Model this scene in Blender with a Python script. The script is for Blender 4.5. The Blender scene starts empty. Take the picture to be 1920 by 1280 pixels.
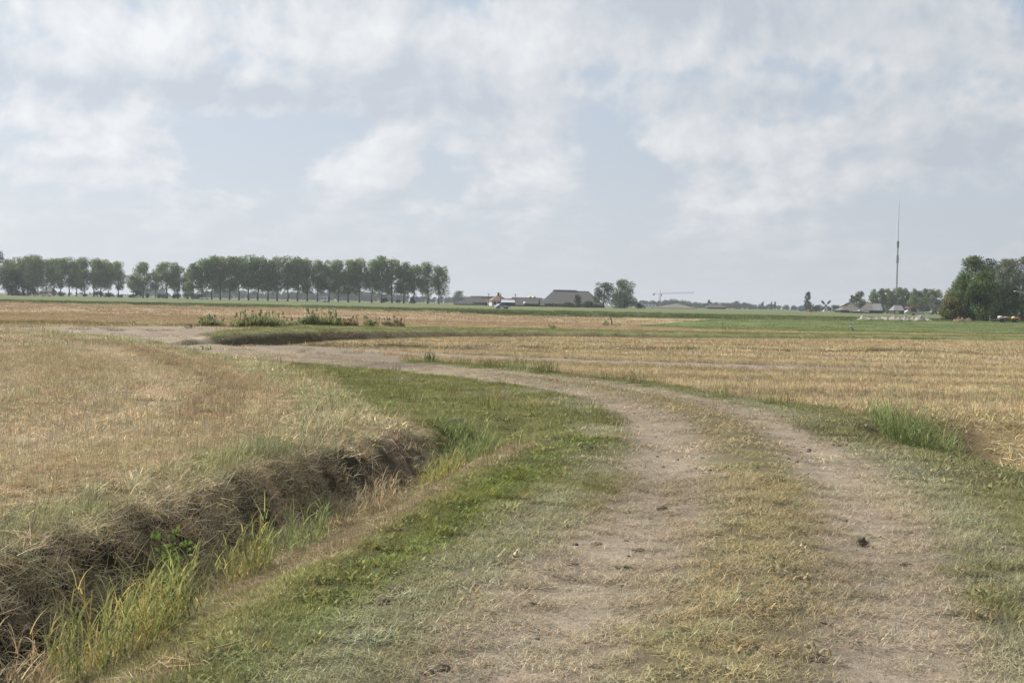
import bpy, math, random
import numpy as np
from mathutils import Vector, Matrix

C = bpy.context.scene.collection
SC = bpy.context.scene
R_ = math.radians

# ------------------------------------------------------------------ camera, sky, sun, exposure
EYE = 1.75
cam_d = bpy.data.cameras.new('camera'); cam = bpy.data.objects.new('camera', cam_d); C.objects.link(cam)
cam_d.sensor_width = 36.0; cam_d.lens = 45.0; cam_d.clip_start = 0.05; cam_d.clip_end = 12000
cam.matrix_world = (Matrix.Translation((0, 0, EYE)) @ Matrix.Rotation(R_(90 - 1.714), 4, 'X')
                    @ Matrix.Rotation(R_(1.203), 4, 'Z'))
SC.camera = cam

SUN_EL, SUN_AZ = 43.0, -62.0          # azimuth clockwise from +Y
sv = Vector((math.sin(R_(SUN_AZ)) * math.cos(R_(SUN_EL)), math.cos(R_(SUN_AZ)) * math.cos(R_(SUN_EL)), math.sin(R_(SUN_EL))))
sun_d = bpy.data.lights.new('sun', 'SUN'); sun_d.energy = 5.0; sun_d.angle = R_(0.53); sun_d.color = (1.0, 0.95, 0.87)
sun = bpy.data.objects.new('sun', sun_d); C.objects.link(sun)
sun.rotation_euler = sv.to_track_quat('Z', 'Y').to_euler()

SC.view_settings.view_transform = 'Standard'; SC.view_settings.look = 'None'
SC.view_settings.gamma = 1.0; SC.view_settings.exposure = 0.75; SC.view_settings.use_curve_mapping = False
SC.render.engine = 'CYCLES'
cy = SC.cycles
cy.max_bounces = 5; cy.diffuse_bounces = 3; cy.glossy_bounces = 2; cy.transmission_bounces = 3
cy.transparent_max_bounces = 8; cy.volume_bounces = 0
cy.use_denoising = True; cy.denoiser = 'OPENIMAGEDENOISE'; cy.denoising_input_passes = 'RGB_ALBEDO_NORMAL'
cy.sample_clamp_indirect = 4.0


class NT:
    """short hand for building node trees"""
    def __init__(s, tree): s.t = tree; s.n = tree.nodes; s.l = tree.links
    def put(s, sock, v):
        if isinstance(v, bpy.types.NodeSocket): s.l.new(v, sock)
        else: sock.default_value = v
    def node(s, kind, **kw):
        n = s.n.new(kind)
        for k, v in kw.items(): setattr(n, k, v)
        return n
    def m(s, op, a, b=None, c=None, clamp=False):
        n = s.n.new('ShaderNodeMath'); n.operation = op; n.use_clamp = clamp
        for i, v in enumerate((a, b, c)):
            if v is not None: s.put(n.inputs[i], v)
        return n.outputs[0]
    def vm(s, op, a, b=None, out=0):
        n = s.n.new('ShaderNodeVectorMath'); n.operation = op
        s.put(n.inputs[0], a)
        if b is not None: s.put(n.inputs[1], b)
        return n.outputs[out]
    def smooth(s, v, lo, hi, a=0.0, b=1.0):
        n = s.n.new('ShaderNodeMapRange'); n.interpolation_type = 'SMOOTHSTEP'
        s.put(n.inputs[0], v); s.put(n.inputs[1], lo); s.put(n.inputs[2], hi); s.put(n.inputs[3], a); s.put(n.inputs[4], b)
        return n.outputs[0]
    def lin(s, v, lo, hi, a=0.0, b=1.0):
        n = s.n.new('ShaderNodeMapRange')
        s.put(n.inputs[0], v); s.put(n.inputs[1], lo); s.put(n.inputs[2], hi); s.put(n.inputs[3], a); s.put(n.inputs[4], b)
        return n.outputs[0]
    def mix(s, f, a, b, blend='MIX'):
        n = s.n.new('ShaderNodeMix'); n.data_type = 'RGBA'; n.blend_type = blend; n.clamp_factor = True
        s.put(n.inputs[0], f); s.put(n.inputs[6], a); s.put(n.inputs[7], b)
        return n.outputs[2]
    def noise(s, vec, scale, detail=4.0, rough=0.5, dist=0.0, out='Fac'):
        n = s.n.new('ShaderNodeTexNoise'); s.put(n.inputs['Vector'], vec)
        n.inputs['Scale'].default_value = scale; n.inputs['Detail'].default_value = detail
        n.inputs['Roughness'].default_value = rough; n.inputs['Distortion'].default_value = dist
        return n.outputs[out]


world = bpy.data.worlds.new('World'); SC.world = world; world.use_nodes = True
w = NT(world.node_tree); w.n.clear()
STR = 0.0615
sky = w.node('ShaderNodeTexSky', sky_type='NISHITA', sun_disc=False)
sky.sun_elevation = R_(SUN_EL); sky.sun_rotation = R_(SUN_AZ); sky.altitude = 0; sky.dust_density = 2.5; sky.air_density = 1.0
tc = w.node('ShaderNodeTexCoord')
sep = w.node('ShaderNodeSeparateXYZ'); w.l.new(tc.outputs['Generated'], sep.inputs[0])
az = w.m('MULTIPLY', w.m('ARCTAN2', sep.outputs[0], sep.outputs[1]), 57.2958)
el = w.m('MULTIPLY', w.m('ARCSINE', sep.outputs[2]), 57.2958)
comb = w.node('ShaderNodeCombineXYZ'); w.put(comb.inputs[0], az); w.put(comb.inputs[1], el)
deg = comb.outputs[0]
# perspective: cloud features flatten towards the horizon
ely = w.m('MULTIPLY', w.m('LOGARITHM', w.m('ADD', w.m('MAXIMUM', el, 0.0), 3.0), 2.718), 14.0)
comb2 = w.node('ShaderNodeCombineXYZ'); w.put(comb2.inputs[0], az); w.put(comb2.inputs[1], ely); pst = comb2.outputs[0]
wn = w.noise(pst, 0.22, 6, 0.6, out='Color')
warp = w.vm('MULTIPLY', w.vm('SUBTRACT', wn, (0.5, 0.5, 0.5)), (4.0, 2.2, 0.0))
degw = w.vm('ADD', deg, warp)
# cloud banks: azimuth, elevation, half-width, half-height (degrees), density, brightness
BANKS = [
 (-17.5, 11.2, 4.5, 1.5, .35, .75), (-7.0, 11.2, 6.0, 1.8, .35, .70), (-3.4, 9.4, 3.6, 1.6, .35, -.75), (-15.5, 8.9, 7.0, 0.9, .35, -.75), (-9.5, 8.6, 5.0, .7, .3, -.7),
 (-12.0, 14.2, 2.8, 0.9, -.9, .0), (-12.0, 6.0, 3.0, 1.7, -.6, .0), (-6.6, 5.7, 2.2, 0.9, .45, .45), (-3.2, 5.6, 1.2, 1.6, -.4, -.1), (-16.6, 5.9, 2.4, 1.2, .35, .40),
 (-20.3, 7.4, 3.0, 0.8, .32, .45), (-18.5, 5.0, 4.0, .5, .3, .35), (0.8, 9.8, 2.0, 4.0, .35, .35), (1.5, 5.5, 1.8, 1.2, .25, .1), (4.6, 6.0, 1.7, 1.7, -.65, .0), (9.0, 7.2, 4.4, 0.8, .40, .50), (6.8, 7.2, 1.0, .8, .3, .4),
 (10.0, 9.2, 4.2, 0.8, .3, -.75), (18.8, 6.5, 2.6, 0.9, .35, -.65), (16.3, 7.9, 2.6, 0.8, .35, .45), (22.4, 8.0, 1.0, 1.4, .5, .7),
 (7.5, 13.0, 8.0, 0.9, .3, -.6), (9.0, 10.9, 6.0, 0.7, .3, .25), (13.6, 9.2, 1.4, 0.8, -.2, -.3), (12, 12.2, 5, 1.0, .4, -.1), (4.5, 11.8, 3, .8, .3, .1), (23.0, 12.8, 2.0, 1.5, -.6, .0), (19.5, 11.0, 3.0, 1.0, .2, .1),
 (8.5, 4.9, 4.0, 0.7, .33, .40), (14.5, 5.6, 3.0, .7, .3, .35), (-20.5, 13.4, 2.5, .6, .3, .2), (-13.5, 13.0, 2.8, .45, .4, -.55), (-1.5, 6.9, 2.6, .35, .3, .2), (-4.5, 4.2, 5.0, .6, .2, .2)]
dens = None; brig = None
for (a0, e0, rx, ry, dd, bb) in BANKS:
    q = w.vm('MULTIPLY', w.vm('SUBTRACT', degw, (a0, e0, 0)), (1 / rx, 1 / ry, 0))
    g = w.m('EXPONENT', w.m('MULTIPLY', w.vm('DOT_PRODUCT', q, q, out=1), -1.0))
    dens = w.m('MULTIPLY_ADD', g, dd, dens if dens is not None else 0.0)
    brig = w.m('MULTIPLY_ADD', g, bb, brig if brig is not None else 0.0)
def puffs(vec):
    big = w.noise(vec, 0.13, 9, 0.6, 0.25)
    b1 = w.m('ABSOLUTE', w.m('MULTIPLY_ADD', w.noise(vec, 0.34, 3, 0.5, 0.2), 2.0, -1.0)); b2 = w.m('ABSOLUTE', w.m('MULTIPLY_ADD', w.noise(vec, 0.85, 3, 0.5), 2.0, -1.0))
    return big, w.m('MULTIPLY_ADD', b2, -0.45, w.m('MULTIPLY', b1, -0.9))
big, pf = puffs(pst); big2, pf2 = puffs(w.vm('ADD', pst, (-0.75, 0.85, 0.0)))
fade = w.smooth(el, 0.3, 5.0)
D = w.m('ADD', w.m('MULTIPLY_ADD', w.m('SUBTRACT', big, 0.5), 1.15, w.m('MULTIPLY', pf, 0.5)), dens)
mask = w.m('MULTIPLY', w.smooth(D, -0.24, 0.13), w.m('MULTIPLY_ADD', fade, 0.75, 0.18))
shade = w.m('ADD', w.m('MULTIPLY', w.m('SUBTRACT', big, big2), 3.0), w.m('MULTIPLY', w.m('SUBTRACT', pf, pf2), 0.5))
shade = w.m('ADD', w.m('ADD', shade, w.m('MULTIPLY', brig, 0.55)), 0.40, clamp=True)
cloud = w.mix(shade, (5.8, 6.25, 6.95, 1), (8.95, 9.05, 9.15, 1))
veil = w.mix(w.smooth(el, 0, 14), (6.8, 7.25, 7.9, 1), (5.3, 6.35, 7.7, 1))
base = w.mix(0.85, sky.outputs[0], veil)
colr = w.mix(mask, base, cloud)
side = w.lin(az, -26, 26, 1.05, 0.84)
scl = w.node('ShaderNodeVectorMath', operation='SCALE'); w.put(scl.inputs[0], colr); w.put(scl.inputs[3], side)
bg = w.node('ShaderNodeBackground'); w.put(bg.inputs[0], scl.outputs[0]); bg.inputs[1].default_value = STR
wo = w.node('ShaderNodeOutputWorld'); w.l.new(bg.outputs[0], wo.inputs[0])
world.cycles.sampling_method = 'MANUAL'; world.cycles.sample_map_resolution = 512

# ------------------------------------------------------------------ helpers
def tag(o, label=None, cat=None, group=None, kind=None):
    if label: o['label'] = label
    if cat: o['category'] = cat
    if group: o['group'] = group
    if kind: o['kind'] = kind
    return o

def empty(name, loc, rz=0.0, scale=1.0):
    o = bpy.data.objects.new(name, None); C.objects.link(o)
    o.empty_display_size = 0.3
    o.location = loc; o.rotation_euler = (0, 0, rz); o.scale = (scale,) * 3
    return o

def mesh_np(name, V, F, mats, cols=None, smooth=False, mi=None):
    """V (n,3); F list/array of equal-length faces, or a list of arrays"""
    me = bpy.data.meshes.new(name)
    groups = F if isinstance(F, (list, tuple)) and len(F) and isinstance(F[0], np.ndarray) else [np.asarray(F)]
    groups = [g for g in groups if len(g)]
    nv = len(V); me.vertices.add(nv); me.vertices.foreach_set('co', np.asarray(V, np.float32).ravel())
    nl = sum(g.size for g in groups); nf = sum(len(g) for g in groups)
    me.loops.add(nl); me.polygons.add(nf)
    me.loops.foreach_set('vertex_index', np.concatenate([g.ravel() for g in groups]).astype(np.int32))
    sizes = np.concatenate([np.full(len(g), g.shape[1]) for g in groups])
    starts = np.concatenate([[0], np.cumsum(sizes)[:-1]]).astype(np.int32)
    me.polygons.foreach_set('loop_start', starts)
    if smooth: me.polygons.foreach_set('use_smooth', np.ones(nf, bool))
    if mi is not None: me.polygons.foreach_set('material_index', np.asarray(mi, np.int32))
    for m in (mats if isinstance(mats, (list, tuple)) else [mats]): me.materials.append(m)
    if cols is not None:
        a = me.attributes.new('bc', 'FLOAT_COLOR', 'POINT')
        c4 = np.ones((nv, 4), np.float32); c4[:, :3] = cols
        a.data.foreach_set('color', c4.ravel())
    me.update(calc_edges=True); me.validate()
    return me

def link(name, me, parent=None, loc=None):
    o = bpy.data.objects.new(name, me); C.objects.link(o)
    if parent: o.parent = parent
    if loc is not None: o.location = loc
    return o

class MB:
    """collects boxes, tubes, prisms and polygons, then links them as ONE mesh object"""
    def __init__(s): s.v = []; s.f = []; s.mi = []; s.cur = 0
    def poly(s, pts):
        b = len(s.v); s.v += [tuple(p) for p in pts]; s.f.append(tuple(range(b, b + len(pts)))); s.mi.append(s.cur)
    def faces(s, vs, fs):
        b = len(s.v); s.v += [tuple(p) for p in vs]
        for f in fs: s.f.append(tuple(b + i for i in f)); s.mi.append(s.cur)
    def box(s, x0, y0, z0, x1, y1, z1):
        s.faces([(x0, y0, z0), (x1, y0, z0), (x1, y1, z0), (x0, y1, z0), (x0, y0, z1), (x1, y0, z1), (x1, y1, z1), (x0, y1, z1)],
                [(0, 3, 2, 1), (4, 5, 6, 7), (0, 1, 5, 4), (1, 2, 6, 5), (2, 3, 7, 6), (3, 0, 4, 7)])
    def loft(s, rings):
        """rings: list of equal-length vertex rings; capped"""
        n = len(rings[0]); vs = [p for r in rings for p in r]; fs = []
        for k in range(len(rings) - 1):
            for i in range(n):
                j = (i + 1) % n
                fs.append((k * n + i, k * n + j, (k + 1) * n + j, (k + 1) * n + i))
        fs.append(tuple(range(n))[::-1]); fs.append(tuple((len(rings) - 1) * n + i for i in range(n)))
        s.faces(vs, fs)
    def tube(s, pts, rad, n=6):
        pts = [Vector(p) for p in pts]
        if not hasattr(rad, '__len__'): rad = [rad] * len(pts)
        rings = []; up = Vector((0.13, 0.21, 0.97))
        for i, p in enumerate(pts):
            d = (pts[min(i + 1, len(pts) - 1)] - pts[max(i - 1, 0)])
            if d.length < 1e-9: d = Vector((0, 0, 1))
            d.normalize()
            u = up if abs(d.dot(up)) < 0.95 else Vector((1, 0, 0))
            a = d.cross(u).normalized(); b = d.cross(a).normalized()
            rings.append([tuple(p + (a * math.cos(t) + b * math.sin(t)) * rad[i]) for t in [2 * math.pi * k / n for k in range(n)]])
        s.loft(rings)
    def lathe(s, prof, n=12, c=(0, 0)):
        s.loft([[(c[0] + r * math.cos(2 * math.pi * k / n), c[1] + r * math.sin(2 * math.pi * k / n), z) for k in range(n)] for r, z in prof])
    def build(s, name, mat, parent=None, smooth=False, loc=None):
        me = bpy.data.meshes.new(name); me.from_pydata(s.v, [], s.f)
        for m in (mat if isinstance(mat, (list, tuple)) else [mat]): me.materials.append(m)
        me.polygons.foreach_set('material_index', s.mi)
        if smooth: me.polygons.foreach_set('use_smooth', [True] * len(s.f))
        me.update()
        return link(name, me, parent, loc)

def copy_tree(o, parent=None):
    c = o.copy(); C.objects.link(c); c.parent = parent
    for ch in [q for q in bpy.data.objects if q.parent == o]: copy_tree(ch, c)
    return c

# value noise, vectorised
def _h(ix, iy, seed):
    n = (ix.astype(np.int64) * 374761393 + iy.astype(np.int64) * 668265263 + seed * 974711) & 0x7fffffff
    n = ((n ^ (n >> 13)) * 1274126177) & 0x7fffffff
    n = ((n ^ (n >> 15)) * 1103515245 + 12345) & 0x7fffffff
    return ((n >> 8) & 0xffff) / 65535.0
def vnoise(x, y, seed=0):
    xi = np.floor(x); yi = np.floor(y); fx = x - xi; fy = y - yi
    fx = fx * fx * (3 - 2 * fx); fy = fy * fy * (3 - 2 * fy)
    a = _h(xi, yi, seed); b = _h(xi + 1, yi, seed); c = _h(xi, yi + 1, seed); d = _h(xi + 1, yi + 1, seed)
    return (a * (1 - fx) + b * fx) * (1 - fy) + (c * (1 - fx) + d * fx) * fy
def fbm(x, y, size, octv=4, seed=0, rough=0.5):
    """-1..1, features about SIZE metres"""
    s = 0.0; a = 1.0; t = 0.0; f = 1.0 / size
    for k in range(octv):
        s = s + a * vnoise(x * f + 17.3 * k, y * f - 9.1 * k, seed + k * 7); t += a; a *= rough; f *= 2.03
    return s / t * 2 - 1
def sst(v, a, b):
    t = np.clip((v - a) / (b - a), 0, 1); return t * t * (3 - 2 * t)
def polydist(x, y, P):
    """signed distance (positive to the right of travel), arc length of the foot"""
    P = np.asarray(P, float); best = np.full(x.shape, 1e18); sd = np.zeros_like(x); arc = np.zeros_like(x); acc = 0.0
    for i in range(len(P) - 1):
        a = P[i]; d = P[i + 1] - a; L = math.hypot(*d)
        t = np.clip(((x - a[0]) * d[0] + (y - a[1]) * d[1]) / (L * L), 0, 1)
        ex = x - a[0] - t * d[0]; ey = y - a[1] - t * d[1]; q = ex * ex + ey * ey
        m = q < best
        best = np.where(m, q, best)
        cr = (x - a[0]) * d[1] - (y - a[1]) * d[0]
        sd = np.where(m, np.sqrt(q) * np.sign(cr), sd); arc = np.where(m, acc + t * L, arc); acc += L
    return sd, arc
def inside(x, y, P):
    P = np.asarray(P, float); r = np.zeros(x.shape, bool); n = len(P)
    for i in range(n):
        x0, y0 = P[i]; x1, y1 = P[(i + 1) % n]
        if y0 == y1: continue
        m = ((y0 > y) != (y1 > y)) & (x < (x1 - x0) * (y - y0) / (y1 - y0) + x0)
        r ^= m
    return r
def smooth_line(P, n=6):
    P = np.asarray(P, float); out = []
    for i in range(len(P) - 1):
        p0 = P[max(i - 1, 0)]; p1 = P[i]; p2 = P[i + 1]; p3 = P[min(i + 2, len(P) - 1)]
        for k in range(n):
            t = k / n
            out.append(0.5 * ((2 * p1) + (-p0 + p2) * t + (2 * p0 - 5 * p1 + 4 * p2 - p3) * t * t + (-p0 + 3 * p1 - 3 * p2 + p3) * t ** 3))
    out.append(P[-1]); return np.array(out)

# ------------------------------------------------------------------ plan of the land (metres; x right, y ahead)
PATH = smooth_line([(0.1, -6), (0.4, 0), (0.69, 4.0), (0.94, 5.92), (1.47, 7.99), (1.94, 9.91), (2.53, 13.0), (2.93, 16.57), (2.9, 22.07), (1.61, 27.27), (-0.77, 31.2),
        (-2.9, 33.7), (-5.5, 36.71), (-8.0, 40.2), (-11.41, 47.19), (-15.08, 55.66), (-18.84, 63.5)], 4)
RIM = smooth_line([(-4.4, 0), (-3.95, 3), (-3.62, 6), (-3.4, 8.2), (-3.18, 9.31), (-2.98, 10.4), (-2.72, 11.84), (-2.43, 13.47), (-2.11, 15.02), (-1.78, 16.41), (-1.35, 17.9), (-0.7, 19.8), (0.3, 22)], 3)
LEFT_FIELD = [(-4.6, -10), (-4.6, 4), (-3.95, 8.2), (-3.69, 9.25), (-3.49, 11.1), (-3.26, 12.5), (-3.04, 13.8), (-3.1, 17.4), (-3.48, 21), (-4.76, 26), (-7.66, 34),
              (-12.07, 43.9), (-18.5, 53), (-26, 58.5), (-45, 63), (-160, 70), (-160, -10)]
RDITCH = [(6.05, 20.4), (6.3, 18.2), (6.6, 15.8), (7.15, 12.8), (8.6, 9), (11.5, 4)]
BX = np.array([-12.8, -12.5, -11.9, -10.8, -7.4, -3.3, 1.2, 5.9, 13.8, 31.6, 60, 120]); BY = np.array([51.5, 56.5, 60.5, 63.8, 68, 71.9, 74.6, 75.2, 76.5, 84, 92, 106])
BSX = np.linspace(-12.8, 120, 900); BSY = np.interp(BSX, BX, BY)
def bank_s(x, y):
    """distance in front of (positive) or behind the rim of the back ditch"""
    yf = np.interp(x, BX, BY) + 0.25 * fbm(x, y * 0, 1.4, 2, 43); gr = (np.interp(x + .4, BX, BY) - np.interp(x - .4, BX, BY)) / .8
    return np.where(x < -12.8, -9.0, (yf - y) / np.sqrt(1 + gr * gr))
def bank_w(x): return np.interp(x, [-12.8, -11, -10, -7.3, -4, 1, 8, 20, 60], [5.0, 10.0, 14, 11, 8.5, 8, 6, 4, 2])
def bank_d(x): return np.interp(x, [-12.8, -11.8, -10, -7.3, -4, 1, 8, 20, 60], [0.15, 0.55, 0.64, 0.42, 0.28, 0.24, 0.16, 0.08, 0.05])
RFIELD = [(-8.8, 53), (-7.6, 46.6), (-6.2, 44.2), (-3.5, 41.0), (-2.4, 38.0), (-0.3, 33.6), (2.3, 28.8), (4.5, 25.0), (6.0, 23.3), (8.6, 22.2), (12, 20.5), (30, 14), (120, 0), (160, 110), (60, 91.5),
          (31.6, 83.5), (13.8, 76), (5.9, 74.4), (1.2, 73.6), (-3.3, 70.6), (-6, 66), (-7.6, 58)]
SANDY = [(-26, 63), (-23, 69), (-20, 74.5), (-16.3, 74.5), (-14.9, 65), (-13.6, 55.8), (-12.2, 51.5), (-9.6, 50.2), (-7.4, 47.5), (-5.5, 43.5), (-3.2, 39.4), (-3.0, 36.0), (-5.8, 34.9), (-8.35, 37.8), (-12.4, 45.8), (-16.5, 53.5), (-21, 59)]
SPUR = [(-7.35, 44.6), (-4.58, 42.6), (-0.99, 40.4), (2.26, 39.0), (8.57, 38.2), (14, 38.0)]
GREEN_FIELD = [(9.8, 107), (29.3, 190), (62, 216), (90, 250), (260, 330), (300, 150), (60, 106.5), (40, 102), (22, 99.5), (14.6, 103)]
PALE_WEDGE = [(5.2, 112), (9.6, 104.5), (29, 189), (17, 189)]

GSLOPE = [(-10.2, 42.5), (-8.0, 36.9), (-6.3, 34.2), (-5.0, 30.2), (-3.3, 24.5), (-2.15, 20.2), (-1.5, 17.9), (-0.9, 17.0), (3, 15), (4, 22), (2.5, 27), (0, 31), (-3, 34.5), (-6, 37.5), (-8, 40.3)]

def land(x, y):
    """signed distances used by both the relief and the cover"""
    q = {}
    q['u'], q['ua'] = polydist(x, y, PATH)
    q['w'], q['wa'] = polydist(x, y, RIM)
    q['r'], q['ra'] = polydist(x, y, RDITCH)
    q['s'] = bank_s(x, y)
    return q
RIM_L = 0.0
def relief(x, y, q):
    near = sst(-y, -260, -120)
    z = 0.05 * fbm(x, y, 9.0, 3, 3) * near + 0.018 * fbm(x, y, 0.9, 3, 5) * sst(-y, -60, -25)
    u = q['u']; on = sst(-np.abs(u), -1.9, -1.3)
    z = z + on * (0.035 * np.exp(-(u / 0.42) ** 2) - 0.035 * np.exp(-((np.abs(u) - 0.9) / 0.36) ** 2))
    z = z + 0.02 * fbm(x, y, 0.35, 3, 8) * sst(-y, -30, -14)
    # ditch beside the track
    w = q['w']; endf = 1 - sst(y, 16.2, 20.2)
    wj = w + 0.10 * fbm(x, y, 0.8, 3, 21)
    depth = -0.62 * sst(wj, 0.0, 0.58 + 0.5 * sst(y, 13, 17.5))
    up1 = 0.25 * sst(wj, 0.98, 1.22); up2 = 0.37 * sst(wj, 1.15, 2.25)
    z = z + (depth + up1 + up2) * endf * (w < 3.2)
    bank = sst(w, -0.35, 0.05) * (1 - sst(w, 0.55, 0.8)) * endf
    ridge = fbm(q['wa'] * 1.0 + w * 0.55, w * 0.35, 0.34, 3, 33)
    z = z + bank * (0.085 * ridge + 0.045 * fbm(x, y, 0.25, 3, 31) + 0.03 * fbm(x, y, 0.1, 2, 36) - 0.03)
    z = z + 0.10 * sst(-w, -0.2, 0.9) * (1 - sst(y, 14, 20))
    # ditch on the other side
    r = q['r']; rend = sst(q['ra'], 0.0, 1.8)
    z = z - 0.85 * rend * np.where(r > 0, sst(-r, -1.25, -0.25), sst(r, -2.7, -0.35))
    # back ditch
    s = q['s']; W = bank_w(x); dp = bank_d(x) * sst(y, 45.5, 49.5); sj = s + 0.15 * fbm(x, y, 1.2, 3, 44)
    prof = -dp * np.clip(1 - (s - 0.7) / W, 0, 1) ** 0.85
    z = z + np.where(s > -.3, np.where(s < .7, prof * sst(sj, -0.02, 0.62), prof), 0) * (x > -12.9)
    z = z + 0.14 * sst(-sj, -0.05, 0.4) * (1 - sst(np.abs(s), 6, 14)) * sst(y, 49, 56) * sst(x, -15, -12.5)
    wy = np.interp(x, [-6, 1, 5, 12, 22, 60], [47.5, 49.0, 51.4, 53.0, 55.0, 62])
    z = z + 0.13 * np.exp(-((y - wy) / 0.45) ** 2) * sst(fbm(x, y, 2.2, 3, 151), -0.35, 0.4) * (x > -5)
    # far land lifts a touch to the low dyke the trees stand on
    z = z + 0.42 * sst(y, 420, 520) + 0.10 * fbm(x, y, 60, 2, 12) * sst(y, 140, 300)
    return z

TYPES = ['turf', 'mown', 'stubble', 'hay', 'tall', 'leafy']
def cover(x, y, q):
    """colour of the soil/thatch, colour of what grows, and what grows where"""
    n = len(x); soil = np.zeros((n, 3)); tint = np.zeros((n, 3)); wt = {t: np.zeros(n) for t in TYPES}
    j1 = fbm(x, y, 1.6, 4, 61); j2 = fbm(x, y, 6.0, 4, 71); j3 = fbm(x, y, 0.5, 3, 81); j4 = fbm(x, y, 25.0, 3, 91)
    def put(mask, s, t, **wts):
        m = np.clip(np.asarray(mask, float), 0, 1)[:, None]
        s = np.asarray(s, float); t = np.asarray(t, float)
        soil[:] = soil * (1 - m) + s * m; tint[:] = tint * (1 - m) + t * m
        for k in TYPES: wt[k][:] = wt[k] * (1 - m[:, 0]) + wts.get(k, 0.0) * m[:, 0]
    def var(c, k, amp): return np.asarray(c)[None, :] * (1 + amp * k[:, None])
    u, w, r, s = q['u'], q['w'], q['r'], q['s']
    # far grassland
    st = fbm(x * 0.12, y, 24.0, 3, 101)
    put(np.ones(n), var((0.14, 0.16, 0.075), st, 0.25), var((0.16, 0.19, 0.085), st, 0.3), turf=0.8, tall=0.3)
    far_y = np.interp(x, [-300, -76, -62, -33, -5, 21, 30, 60, 90, 260], [240, 215, 222, 214, 184, 178, 190, 212, 248, 320])
    # a strip of unmown dry grass along the far edge
    put((y > far_y + 4) & (y < far_y + 16) & (x < -8), (0.30, 0.26, 0.16), (0.42, 0.36, 0.22), tall=0.7)
    rough = sst(j1 * .5 + j2 + .8 * j4, -0.25, 0.35) * sst(y - far_y, 14, 22) * (1 - sst(y - far_y, 48, 70))
    put(rough * 0.9, (0.075, 0.085, 0.045), (0.095, 0.115, 0.062), tall=1.0)
    # stubble fields
    row = np.sin((x * 0.12 + y * 0.99) * 2 * math.pi / 4.6 + 1.5 * fbm(x, y, 14, 2, 111)) * 0.5 + 0.5
    fm = sst(far_y + 3 * j2 - y, -0.5, 0.5)
    put(fm, var((0.285, 0.22, 0.145), j2, 0.12), var((0.53, 0.425, 0.275), 0.6 * j2 + 0.4 * j4, 0.16), stubble=0.9)
    # far stubble is a little redder
    put(sst(y, 85, 110) * fm * 0.8, var((0.30, 0.225, 0.15), j4, 0.10), var((0.50, 0.385, 0.255), j4, 0.10), stubble=0.9)
    put((fm > 0.5) & (x < -14) & (y > 62) & (y < 80) & (y > 77 + 2 * j2 - 8), var((0.24, 0.18, 0.10), j2, 0.2), var((0.34, 0.28, 0.15), j2, 0.2), stubble=0.4, hay=0.5)
    put(inside(x + 1.5 * j1, y + 2 * j1, PALE_WEDGE) * 0.7, (0.34, 0.27, 0.17), (0.50, 0.41, 0.26), stubble=0.5)
    put(inside(x + 0.6 * j1, y + 1.2 * j1, GREEN_FIELD), var((0.14, 0.165, 0.07), j4, 0.2), var((0.185, 0.225, 0.09), j4, 0.22), turf=1.0)
    # right field: rows of the combine
    rf = inside(x + 0.25 * j1, y + 0.25 * j1, RFIELD)
    put(rf, var((0.30, 0.22, 0.135), row * 2 - 1 + 0.5 * j1, 0.15), var((0.55, 0.455, 0.285), 0.9 * (row * 2 - 1) + 0.5 * j2 + 0.5 * np.sin((x * 0.12 + y * 0.99) * 2 * math.pi / 1.55), 0.17), stubble=1.0)
    wr_y = np.interp(x, [-6, 1, 5, 12, 22, 60], [47.5, 49.0, 51.4, 53.0, 55.0, 62])
    put(rf * np.exp(-((y - wr_y - 0.5 * j2) / 0.95) ** 2) * sst(j1, -0.45, 0.1), (0.11, 0.085, 0.05), (0.15, 0.13, 0.07), stubble=0.1, hay=0.9)
    put(rf * sst(j2, 0.15, 0.6) * (y > 53) * 0.5, (0.20, 0.16, 0.09), (0.34, 0.28, 0.16), stubble=0.8, hay=0.3)
    d2, _ = polydist(x, y, SPUR)
    put(rf * np.exp(-((d2 + 0.3 * j1) / 1.5) ** 4) * sst(-x, -15, -7), (0.36, 0.30, 0.235), (0.42, 0.36, 0.27), mown=0.2)
    put(rf * sst(j2 + 0.5 * j1, 0.55, 0.9) * (y < 40) * 0.6, (0.17, 0.15, 0.07), (0.22, 0.23, 0.09), stubble=0.4, tall=0.3)
    # left field
    lf_d, _ = polydist(x, y, LEFT_FIELD[:-2])
    lf = inside(x + 0.12 * j1, y, LEFT_FIELD)
    arcrow = np.sin(lf_d * 2 * math.pi / 3.1 + 0.8 * j2) * 0.5 + 0.35 * np.sin(lf_d * 2 * math.pi / 0.85 + 0.4 * j2)
    pale = sst(0.6 * fbm(x, y, 5.5, 3, 121) + 0.7 * arcrow, -0.35, 0.85)[:, None]
    put(lf, var((0.28, 0.215, 0.145), j2, 0.12), (np.array((0.55, 0.46, 0.295)) * (1 - pale) + np.array((0.69, 0.59, 0.42)) * pale) * (1 + 0.12 * j1[:, None]), stubble=0.9, mown=0.5)
    put(lf & (-lf_d > -9) & (np.abs(np.abs(lf_d) - 1.1 - 0.3 * j1) < 0.5) & (y > 17) & (y < 48), (0.29, 0.225, 0.14), (0.50, 0.405, 0.26), stubble=1.0)
    put((lf | ((x < -15) & (y > 55) & (y < 76))) * (np.exp(-(((x + 26 + (y - 61) * 0.3) / 9.0) ** 2 + ((y - 60.8) / 2.2) ** 2)) > 0.45 + 0.2 * j1), (0.12, 0.15, 0.06), (0.16, 0.21, 0.075), turf=1.0)
    # headland between left field and ditch / track
    hl = (~lf) & (w < 0.05) & (u < -0.5) & (x > -30) & (y < 62) & ~inside(x, y, RFIELD)
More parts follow.
